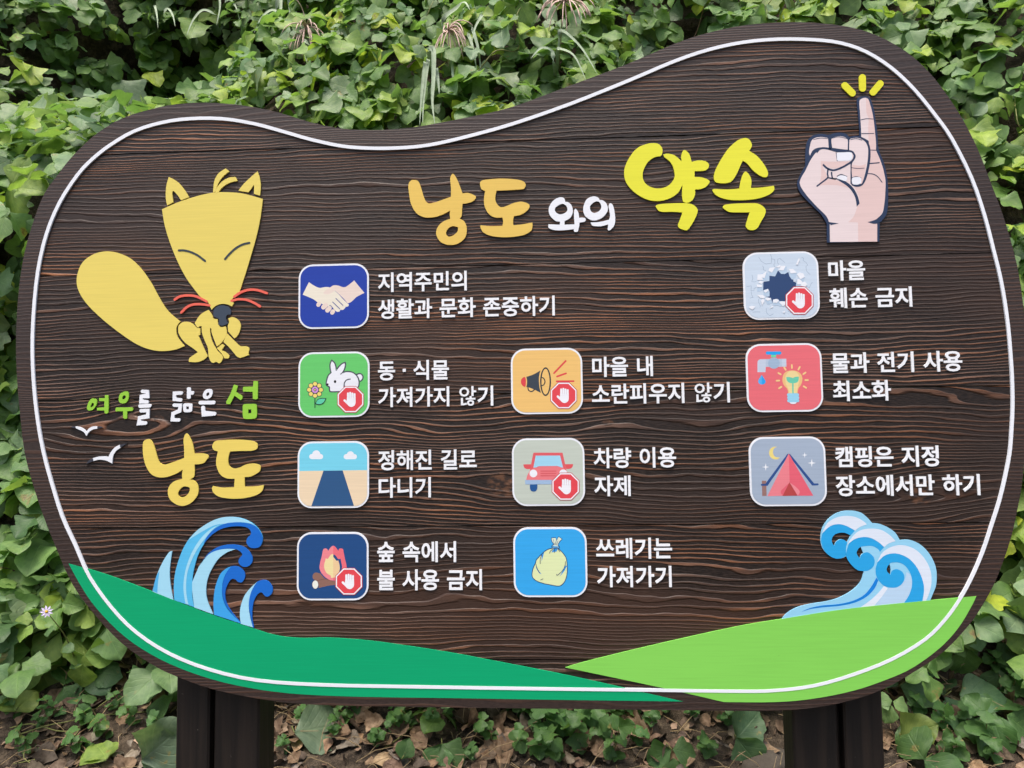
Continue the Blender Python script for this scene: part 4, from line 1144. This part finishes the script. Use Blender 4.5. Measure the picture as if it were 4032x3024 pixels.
# ------------------------------------------------------------------ tubes
def tube_data(pts, r0, r1, sides=5):
    V, F = [], []
    N = len(pts)
    for i, p in enumerate(pts):
        t_ = (pts[min(i + 1, N - 1)] - pts[max(i - 1, 0)]).normalized()
        a = t_.orthogonal().normalized(); b = t_.cross(a)
        rr = r0 + (r1 - r0) * i / (N - 1)
        V += [p + (a * math.cos(2 * math.pi * j / sides) + b * math.sin(2 * math.pi * j / sides)) * rr for j in range(sides)]
    for i in range(N - 1):
        F += [(i * sides + j, i * sides + (j + 1) % sides, (i + 1) * sides + (j + 1) % sides, (i + 1) * sides + j) for j in range(sides)]
    F += [tuple(range(sides))[::-1], tuple((N - 1) * sides + j for j in range(sides))]
    return V, F
def tube(name, pts, r0, r1, mat, parent=None, sides=5):
    P = [Vector(q) for q in opencurve([tuple(q) for q in pts], 4)]
    if parent is not None:
        P = [q - parent.location for q in P]
    V, F = tube_data(P, r0, r1, sides)
    me = bpy.data.meshes.new(name); me.from_pydata(V, [], F); me.shade_smooth()
    return link(name, me, parent, [mat])
def leaf_child(name, parent, k, M, tint, mat=None):
    me = leaf_mesh(name, FINE[k], tint, mat)
    o = link(name, me, parent)
    Mm = Matrix(M.tolist()); Mm.translation = Mm.translation - parent.location
    o.matrix_local = Mm
    return o

for pts in runners:
    tube('runner', pts, 0.0034, 0.0018, rng.choice((STEMG, STEMG, STEMB)), vine)
# ------------------------------------------------------------------ bare stems trailing through the bank
def vine_stem(route, mat, label, r0=0.0026, lift=0.03):
    pts = []
    for i, (px, py) in enumerate(route):
        p = hit(px, py, lift if 0 < i < len(route) - 1 else 0.004)
        pts.append(p)
    tag(tube('vine_stem', pts, r0, r0 * 0.6, mat), label, 'stem', 'vine stems on the leaf litter')
for route, mat, label in (
    ([(425, 2630), (370, 2740), (300, 2890), (180, 2975), (20, 3015)], STEMG, 'long green vine stem sweeping down to the left of the left post'),
    ([(40, 2905), (180, 2858), (330, 2820), (510, 2690)], STEMG, 'green vine stem crossing the litter towards the left curve of the sign'),
    ([(0, 2880), (120, 2850), (260, 2880), (420, 2815), (690, 2800)], STEMG, 'yellow green vine stem running level over the litter to the left post'),
    ([(190, 2560), (180, 2650), (100, 2720), (45, 2780)], STEMG, 'green vine stem hanging below the yellowing sprig'),
    ([(440, 2760), (560, 2745), (690, 2728)], STEMB, 'brown vine stem leaning on the left post'),
    ([(60, 2880), (100, 2930), (95, 2985), (150, 3020)], STEMG, 'short curled green stem low at the left of the litter'),
    ([(300, 3020), (340, 2960), (300, 2900), (390, 2840)], STEMB, 'brown looping stem left of the pale bluish sprig'),
    ([(640, 2640), (650, 2700), (640, 2760), (680, 2800)], STEMB, 'thin brown stem hanging along the left post'),
    ([(500, 2620), (530, 2680), (600, 2750), (660, 2860)], STEMB, 'dark twig slanting down under the left curve of the sign'),
    ([(1190, 2780), (1310, 2850), (1380, 2920), (1445, 2985)], STEMG, 'green stem slanting away from the left post between the posts'),
    ([(1445, 2985), (1560, 2915), (1640, 2850), (1710, 2842)], STEMG, 'green stem rising to the lone leaf sprig'),
    ([(1840, 2965), (1870, 2900), (1915, 2800)], STEMB, 'upright brown stem beside the curled tan leaf'),
    ([(1700, 3000), (1790, 2920), (1900, 2900), (1960, 2930), (1950, 2870)], STEMB, 'brown tendril looping between the posts'),
    ([(2395, 3000), (2420, 2920), (2410, 2860)], STRAW, 'straw coloured stem standing among the weeds'),
    ([(2570, 2800), (2530, 2840), (2500, 2900)], STEMG, 'short green stem below the sign beside the three lobed sprig'),
    ([(2940, 2890), (2990, 2960), (3040, 3020)], STEMG, 'pale green stem falling beside the inner side of the right post'),
    ([(3592, 2660), (3588, 2780), (3610, 2860), (3690, 2945)], STRAW, 'long straw stem hanging right of the right post'),
    ([(3740, 2750), (3790, 2820), (3860, 2850), (3960, 2875)], STRAW, 'straw stem under the big speckled sprig'),
    ([(3640, 2625), (3700, 2660), (3735, 2680)], STRAW, 'straw stem poking out under the right curve of the sign'),
    ([(3810, 2490), (3760, 2570), (3712, 2640)], STRAW, 'straight straw stem slanting under the right curve of the sign'),
    ([(3900, 2480), (3960, 2470), (4020, 2490)], STEMB, 'brown twig level with the right curve of the sign'),
    ([(3960, 2540), (3990, 2600), (4025, 2650)], STEMB, 'brown twig below the narrow leaved sprig')):
    vine_stem(route, mat, label)

# ------------------------------------------------------------------ silver grass with drooping blades and plumes
GRASS = stem_material('grass_blade', (0.30, 0.38, 0.25))
PLUME = stem_material('plume', (0.62, 0.45, 0.38))
def at_depth(px, py, dep):
    return CAM + ray(px, py) * dep
def ribbon(name, pts, w, parent, mat):
    P = [Vector(q) for q in opencurve([tuple(q) for q in pts], 5)]
    N = len(P) - 1
    V, F = [], []
    for i, p in enumerate(P):
        t_ = (P[min(i + 1, N)] - P[max(i - 1, 0)]).normalized()
        sd_ = t_.cross(Vector((0.25, -1, 0.35))).normalized()
        f = i / N
        ww = w * (0.55 + 0.45 * min(1, f * 4)) * (1 - f ** 2.4) + 0.0006
        nn = sd_.cross(t_)
        V += [p - sd_ * ww / 2 + nn * 0.14 * ww - parent.location, p - parent.location, p + sd_ * ww / 2 + nn * 0.14 * ww - parent.location]
    for i in range(N):
        for j in (0, 1):
            F.append((3 * i + j, 3 * i + j + 1, 3 * i + j + 4, 3 * i + j + 3))
    me = bpy.data.meshes.new(name); me.from_pydata(V, [], F); me.shade_smooth()
    return link(name, me, parent, [mat])
def silver_grass(root, blades, label, culms=()):
    r0 = hit(*root)
    dep = (r0 - CAM).dot(fw)
    e = empty('silver_grass', r0)
    tag(e, label, 'grass', 'silver grass clumps on the bank')
    for bl in blades:
        pts = [r0] + [at_depth(px, py, dep - 0.30 - 0.03 * i) for i, (px, py) in enumerate(bl)]
        ribbon('blade', pts, rng.uniform(0.015, 0.023), e, GRASS)
    for route, spread in culms:
        pts = [r0] + [at_depth(px, py, dep - 0.22 - 0.05 * i) for i, (px, py) in enumerate(route)]
        tube('culm', pts, 0.0034, 0.002, STEMG, e)
        tip = pts[-1]
        V, F = [], []
        for q in range(22):
            a = rng.uniform(-1, 1)
            dd = Vector((a * spread + 0.12, rng.uniform(-.45, .15), rng.uniform(-0.35, 0.25))).normalized()
            seg = [tip - e.location]
            for j in range(6):
                seg.append(seg[-1] + dd * rng.uniform(0.018, 0.030)); dd = (dd + Vector((0, 0, -0.42))).normalized()
            v, f = tube_data(seg, 0.0032, 0.0020, 4)
            F += [tuple(b_ + len(V) for b_ in ff) for ff in f]; V += v
        me = bpy.data.meshes.new('plume'); me.from_pydata(V, [], F); me.shade_smooth()
        link('plume', me, e, [PLUME])
silver_grass((1705, 330), [[(1690, 215), (1706, 195), (1707, 300), (1702, 400), (1712, 490)], [(1680, 250), (1672, 270), (1660, 370), (1652, 495)], [(1690, 240), (1682, 262), (1668, 390), (1664, 485)], [(1712, 270), (1722, 300), (1730, 370)]],
             'plain silver grass tuft with long pale blades hanging behind the dip of the sign')
silver_grass((1800, 260), [[(1770, 210), (1777, 205), (1782, 290), (1790, 365)], [(1835, 150), (1845, 140), (1864, 200), (1876, 270)], [(1850, 130), (1862, 122), (1884, 200), (1893, 280)], [(1880, 90), (1897, 62), (1872, 105), (1860, 160)], [(1740, 100), (1800, 30), (1830, 10), (1850, 40)]],
             'silver grass clump with a drooping pinkish plume above the dip of the sign', [([(1778, 190), (1790, 60), (1768, 118)], 0.45)])
silver_grass((2190, 345), [[(2200, 160), (2215, 122), (2290, 190), (2352, 292)], [(2195, 210), (2208, 194), (2262, 222), (2307, 316)], [(2180, 250), (2170, 200), (2130, 190), (2090, 230)]],
             'silver grass clump with a spreading plume near the rising edge of the sign', [([(2205, 200), (2212, 90), (2222, 2)], 0.95)])
silver_grass((1120, 120), [[(1090, 40), (1102, -20), (1106, 20), (1098, 90), (1084, 168)], [(1130, 20), (1150, -15), (1166, 50), (1174, 115)], [(1110, 10), (1128, -30), (1140, 30), (1138, 80)], [(1100, 60), (1070, 40), (1030, 70), (1000, 130)]],
             'pale silver grass blades high on the bank above the fox')
silver_grass((880, 90), [[(858, 10), (862, -20), (866, 30), (852, 100)], [(880, 20), (905, 0), (930, 30), (945, 85)], [(850, 60), (800, 40), (760, 80), (735, 140)]],
             'sparse silver grass blades beside the dark hollow in the bank')
silver_grass((1310, 210), [[(1300, 140), (1312, 130), (1308, 180), (1298, 232)], [(1225, 180), (1195, 160), (1205, 230), (1216, 290)], [(1320, 150), (1345, 120), (1365, 150), (1372, 200)]],
             'thin silver grass blades on the bank left of the plumed clump', [([(1240, 160), (1205, 110)], 0.4)])
silver_grass((620, 130), [[(608, 40), (610, 25), (618, 60), (622, 110)], [(640, 60), (660, 35), (680, 60), (690, 105)]], 'short silver grass tuft at the rim of the dark hollow')

# ------------------------------------------------------------------ low plants on the litter in front of the bank
def sprig(px, py, s, tint, label, kind='kudzu', tilt=0.5, rot=0.0, n=3, lift=0.06):
    foot = hit(px, py + 20, 0.0)
    foot.z = ground_z(foot.x, foot.y)
    top = hit(px, py, lift)
    e = empty('kudzu_sprig', foot)
    tag(e, label, 'plant', 'young kudzu sprigs on the leaf litter')
    view = (CAM - top).normalized()
    nn = view * tilt + Vector((0, 0, 1)) * (1 - tilt) + 0.12 * rv()
    upv = Vector((math.sin(rot), 0.25, math.cos(rot)))
    tube('stalk', [foot, (foot + top) / 2 + Vector((rng.uniform(-.02, .02), -0.01, 0.02)), top], 0.0022, 0.0015, STEMG, e)
    if n == 3:
        for k, M in trifoliate(top, nn, upv, s):
            leaf_child('leaf', e, k, M, jit(tint))
    else:
        for q in range(n):
            d = upv + 0.8 * rv() * (1 if n > 1 else 0)
            leaf_child('leaf', e, rng.choice((0, 1, 6, 7, 12)), frame(top, nn + 0.2 * rv(), d, s), jit(tint))
G1, G2, G3, G4 = (0.085, 0.165, 0.075), (0.070, 0.150, 0.045), (0.180, 0.250, 0.055), (0.130, 0.200, 0.120)
sprig(1160, 2885, 0.17, G4, 'single broad grey green leaf beside the left post', n=1, rot=1.3, tilt=0.7)
sprig(560, 2990, 0.17, G4, 'pale bluish leaf sprig at the foot of the left post', n=2, rot=0.5, tilt=0.75)
sprig(2645, 2950, 0.085, G2, 'fresh three lobed sprig between the posts near the right post', tilt=0.8, rot=3.0)
sprig(2900, 2905, 0.11, G1, 'dark green sprig partly under the sign edge beside the right post', tilt=0.75, rot=1.6, n=2)
sprig(3720, 2740, 0.15, G1, 'big speckled kudzu sprig right of the right post', tilt=0.65, rot=1.9)
sprig(3905, 2800, 0.14, G2, 'kudzu sprig spreading at the lower right beyond the right post', tilt=0.6, rot=2.6)
sprig(3540, 2700, 0.13, G1, 'kudzu sprig tucked between the sign edge and the right post', tilt=0.6, rot=0.6)
sprig(3545, 2900, 0.11, G3, 'yellowish green leaf against the right post', n=1, rot=1.4, tilt=0.7)
sprig(3640, 2990, 0.12, G2, 'dark leaf pair at the foot of the right post', n=2, rot=2.2, tilt=0.7)
sprig(3960, 2560, 0.11, G2, 'narrow leaved sprig under the right curve of the sign', n=4, rot=1.0, tilt=0.5)
sprig(90, 2560, 0.17, G3, 'yellowing kudzu sprig with large blotched leaves at the left edge', tilt=0.7, rot=2.7)
sprig(250, 2700, 0.11, G2, 'small heart leaved sprig in the litter left of the sign', tilt=0.7, rot=1.1)
sprig(370, 2650, 0.10, G1, 'sprig of rounded leaves under the left curve of the sign', n=2, rot=2.9, tilt=0.6)
sprig(330, 2480, 0.13, G4, 'grey green sprig close under the left curve of the sign', n=2, rot=1.5, tilt=0.7)
sprig(110, 2400, 0.14, G2, 'leafy sprig below the aster flower', tilt=0.7, rot=2.2)
sprig(60, 2800, 0.08, G3, 'tiny yellow green sprig on the bare litter at the left', n=2, tilt=0.6)
sprig(1740, 2930, 0.09, G2, 'lone leaf sprig beside the curled tan leaf', n=2, rot=3.0, tilt=0.7)
sprig(1580, 2990, 0.06, G2, 'small notched leaf low between the posts', n=1, rot=0.4, tilt=0.8)
sprig(420, 2990, 0.10, G3, 'yellow mottled leaf beside the pale bluish sprig', n=2, rot=4.5, tilt=0.7)

# weed seedlings: feathery tufts of small leaves
def weed(px, py, h, n, label):
    foot = hit(px, py, 0.0); foot.z = ground_z(foot.x, foot.y)
    e = empty('weed_seedling', foot)
    tag(e, label, 'weed', 'weed seedlings under the sign')
    tip = foot + Vector((rng.uniform(-.03, .03), -0.04, h))
    tube('stem', [foot, (foot + tip) / 2 + Vector((0.008, 0, 0)), tip], 0.002, 0.001, STEMG, e)
    c = jit((0.075, 0.165, 0.045))
    for i in range(n):
        f = (i + 1) / n
        st = foot.lerp(tip, f)
        d = Vector((math.cos(i * 2.4), math.sin(i * 2.4) - 0.4, 0.25))
        leaf_child('leaf', e, rng.choice((5, 11, 17, 2)), frame(st, Vector((0, -0.5, 0.8)) + 0.3 * rv(), d, h * rng.uniform(0.35, 0.6)), c)
def place(px):
    return 'left of the left post' if px < 690 else ('between the two posts' if px < 3090 else 'right of the right post')
for px, py, h in ((1590, 2830, .07), (1330, 2920, .06), (1620, 2870, .06), (2080, 2840, .09), (2130, 2900, .10), (2190, 2830, .08), (2260, 2950, .11), (2330, 2870, .10), (2400, 2990, .10), (2440, 2840, .08), (2180, 3000, .09), (1850, 3000, .05),
                  (470, 2800, .07), (640, 2660, .06), (520, 2560, .09), (570, 2530, .10), (3860, 2960, .12), (3760, 2500, .10), (3990, 2440, .12), (1480, 2960, .06), (2500, 2930, .06), (1120, 2960, .05), (2040, 2960, .07), (2290, 2810, .07), (2220, 2890, .09), (2360, 2940, .09), (2110, 2980, .08), (1980, 2800, .08), (2040, 2820, .09), (2480, 2810, .08), (2550, 2860, .06), (1760, 2810, .06), (1650, 2800, .07), (1420, 2820, .06), (1250, 2800, .06), (2720, 2830, .06), (2780, 2990, .07), (3560, 2640, .08), (3680, 2580, .09), (3830, 2600, .08), (3900, 2660, .08), (3930, 2400, .12), (3840, 2450, .10), (560, 2600, .08), (610, 2640, .07), (460, 2540, .09), (150, 2860, .05), (350, 2860, .06), (620, 2900, .06), (60, 2830, .07), (230, 2820, .06), (420, 2900, .07), (520, 2860, .06), (120, 2960, .08), (330, 2950, .07), (560, 2720, .07), (3600, 2820, .07), (3700, 2880, .08), (3800, 2850, .07), (3960, 2760, .09), (3760, 3000, .08), (3900, 3000, .08), (1220, 2880, .06), (1380, 2860, .06), (1540, 2900, .06), (1700, 2880, .06), (1930, 2900, .07), (2600, 2820, .07), (2850, 2840, .06)):
    weed(px, py, h, 8, ('taller' if h >= 0.09 else 'low') + ' bright green weed seedling in the litter ' + place(px))

# ------------------------------------------------------------------ fallen leaves
def dry_material():
    t = NT('dry_leaf')
    tint = t.n('ShaderNodeAttribute', attribute_name='tint').outputs['Color']
    geo = t.n('ShaderNodeNewGeometry')
    n1 = t.noise(geo.outputs['Position'], 60, 4)
    c = t.mix(t.smooth(n1, 0.3, 0.7), t.mix(1.0, tint, (0.6, 0.55, 0.5), 'MULTIPLY'), t.mix(1.0, tint, (1.2, 1.2, 1.2), 'MULTIPLY'))
    return t.set(c, 0.75, t.bump(n1, 0.7, 0.006), 0.25)
DRYM = dry_material()
DRYC = [(0.20, 0.135, 0.085), (0.14, 0.095, 0.062), (0.26, 0.185, 0.12), (0.095, 0.070, 0.050), (0.17, 0.145, 0.115)]
def crumpled(seed):
    v, uv, f = leaf_shape(seed % 6, seed)
    r = random.Random(seed)
    v = v.copy()
    c1, c2 = r.uniform(1.0, 2.6), r.uniform(-1.2, 1.2)
    v[:, 2] += c1 * v[:, 0] ** 2 + c2 * (v[:, 1] - 0.5) ** 2 + 0.05 * np.sin(v[:, 1] * 14 + v[:, 0] * 9 + seed)
    return v, uv, f
DRY = [leaf_mesh('fallen_leaf', crumpled(300 + i), DRYC[i % 5], DRYM) for i in range(20)]
def fallen(px, py, s, mi, label, group='fallen leaves on the ground under the sign', off=0.0):
    p = hit(px, py)
    p.z = ground_z(p.x, p.y) + 0.012
    n = surf_normal(p.x, float(np.interp(p.y, PY, PS))) + 0.45 * rv()
    o = bpy.data.objects.new('fallen_leaf', DRY[mi]); COL.objects.link(o)
    o.matrix_world = Matrix(frame(p, n, rv(), s).tolist())
    tag(o, label, 'leaf', group)
DRYW = ('brown', 'dark brown', 'pale brown', 'blackish', 'greyish')
for i in range(85):
    px = rng.uniform(0, 4032)
    py = rng.uniform(2800, 3040) if 1050 < px < 3150 else (rng.uniform(2560, 3040) if px < 1050 else rng.uniform(2650, 3040))
    mi = rng.randrange(20)
    fallen(px, py, rng.uniform(0.04, 0.09), mi, DRYW[mi % 5] + ' crumpled fallen leaf in the litter ' + place(px))
TAN = leaf_mesh('fallen_leaf', crumpled(371), (0.46, 0.27, 0.17), DRYM)
DRY.append(TAN)
fallen(1815, 2900, 0.10, 20, 'light tan curled leaf standing out on the ground between the posts')
# litter too small to count
items = []
for i in range(3800):
    x = rng.uniform(-2.6, 2.6); y = rng.uniform(0.3, 1.25)
    z = ground_z(x, y)
    n = Vector((0, -0.4, 0.8)) + 0.5 * rv()
    items.append((rng.randrange(18), frame(Vector((x, y + disp(x, z) * 0, z + 0.006)), n, rv(), rng.uniform(0.015, 0.065)), jit(rng.choice(DRYC), a=0.3)))
o = link('leaf_litter', leaves_mesh('leaf_litter', items, DRYM)); tag(o, 'brown leaf crumbs strewn over the soil under the sign', 'litter', kind='stuff')
# fine dead stalks
V, F = [], []
for i in range(1000):
    x = rng.uniform(-2.6, 2.6); y = rng.uniform(0.5, 1.15)
    p = Vector((x, y, ground_z(x, y) + 0.004)); a = rng.uniform(0, 6.28); l = rng.uniform(0.04, 0.16)
    q = p + Vector((math.cos(a) * l, math.sin(a) * l * 0.5, 0)); q.z = ground_z(q.x, q.y) + rng.uniform(0.004, 0.07)
    mm = (p + q) / 2 + Vector((0, -0.01, 0.015))
    v, f = tube_data([p, mm, q], 0.0016, 0.0008, 4)
    F += [tuple(b + len(V) for b in ff) for ff in f]; V += v
me = bpy.data.meshes.new('dead_stalks'); me.from_pydata(V, [], F)
tag(link('dead_stalks', me, None, [STRAW]), 'fine straw coloured dead stalks scattered over the litter', 'litter', kind='stuff')

# ------------------------------------------------------------------ the aster
top = hit(183, 2408, 0.36)
foot = Vector((top.x, top.y + 0.20, 0)); foot.z = ground_z(foot.x, foot.y)
e = empty('wild_aster', foot)
tag(e, 'single pale lilac aster flower with yellow centre among the leaves left of the sign', 'flower')
tube('stem', [foot, (foot + top) / 2 + Vector((0.01, 0.0, 0.03)), top], 0.0022, 0.0013, STEMG, e)
t = NT('aster_petal'); PET = t.set((0.68, 0.60, 0.82), 0.6, None, 0.3)
t = NT('aster_disc'); DSC = t.set((0.65, 0.42, 0.04), 0.7, None, 0.2)
view = (CAM - top).normalized()
ax = view.orthogonal().normalized(); bx = view.cross(ax)
for k in range(9):
    a = 2 * math.pi * k / 9
    d = ax * math.cos(a) + bx * math.sin(a); sd_ = view.cross(d)
    st = top - foot
    V = [st + d * 0.003 - sd_ * 0.0014, st + d * 0.003 + sd_ * 0.0014, st + d * 0.012 + sd_ * 0.0034 + view * 0.001, st + d * 0.019 + view * -0.001, st + d * 0.012 - sd_ * 0.0034 + view * 0.001]
    me = bpy.data.meshes.new('petal'); me.from_pydata(V, [], [(0, 1, 2, 3, 4)])
    link('petal', me, e, [PET])
V = [top - foot + view * 0.004] + [top - foot + view * 0.0015 + (ax * math.cos(q * .7854) + bx * math.sin(q * .7854)) * 0.0048 for q in range(8)]
me = bpy.data.meshes.new('flower_disc'); me.from_pydata(V, [], [(0, 1 + q, 1 + (q + 1) % 8) for q in range(8)])
link('flower_disc', me, e, [DSC])
for k in range(3):
    st = foot.lerp(top, 0.35 + 0.22 * k)
    leaf_child('leaf', e, rng.choice((0, 6)), frame(st, Vector((0, -0.5, 0.8)) + 0.2 * rv(), Vector((rng.choice((-1, 1)), -0.5, 0.3)), 0.04), (0.09, 0.17, 0.06))

# ------------------------------------------------------------------ stones half buried in the soil
t = NT('field_stone'); oc, x_, y_, z_ = t.coords()
n1 = t.noise(oc, 7, 4); n2 = t.noise(oc, 60, 3)
STN = t.set(t.mix(n1, (0.05, 0.042, 0.033), (0.12, 0.10, 0.08)), 0.9, t.bump(t.m('ADD', n1, t.m('MULTIPLY', n2, 0.3)), 0.6, 0.02), 0.2)
def stone(px, py, s, seed, label):
    import bmesh
    bm = bmesh.new(); bmesh.ops.create_icosphere(bm, subdivisions=3, radius=1)
    for v in bm.verts:
        k = 1 + 0.35 * noise.noise(v.co * 1.3 + Vector((seed, 0, 0))) + 0.1 * noise.noise(v.co * 4 + Vector((seed, 3, 0)))
        v.co = Vector((v.co.x * k * s, v.co.y * k * s * 0.7, v.co.z * k * s * 0.4))
    me = bpy.data.meshes.new('stone'); bm.to_mesh(me); bm.free(); me.shade_smooth()
    p = hit(px, py); p.z = ground_z(p.x, p.y) - s * 0.12
    o = link('stone', me, None, [STN]); o.location = p; o.rotation_euler = (0.3, 0, seed)
    tag(o, label, 'stone', 'stones half buried under the sign')
stone(3020, 2985, 0.10, 4.1, 'flat grey stone in the litter against the inner side of the right post')
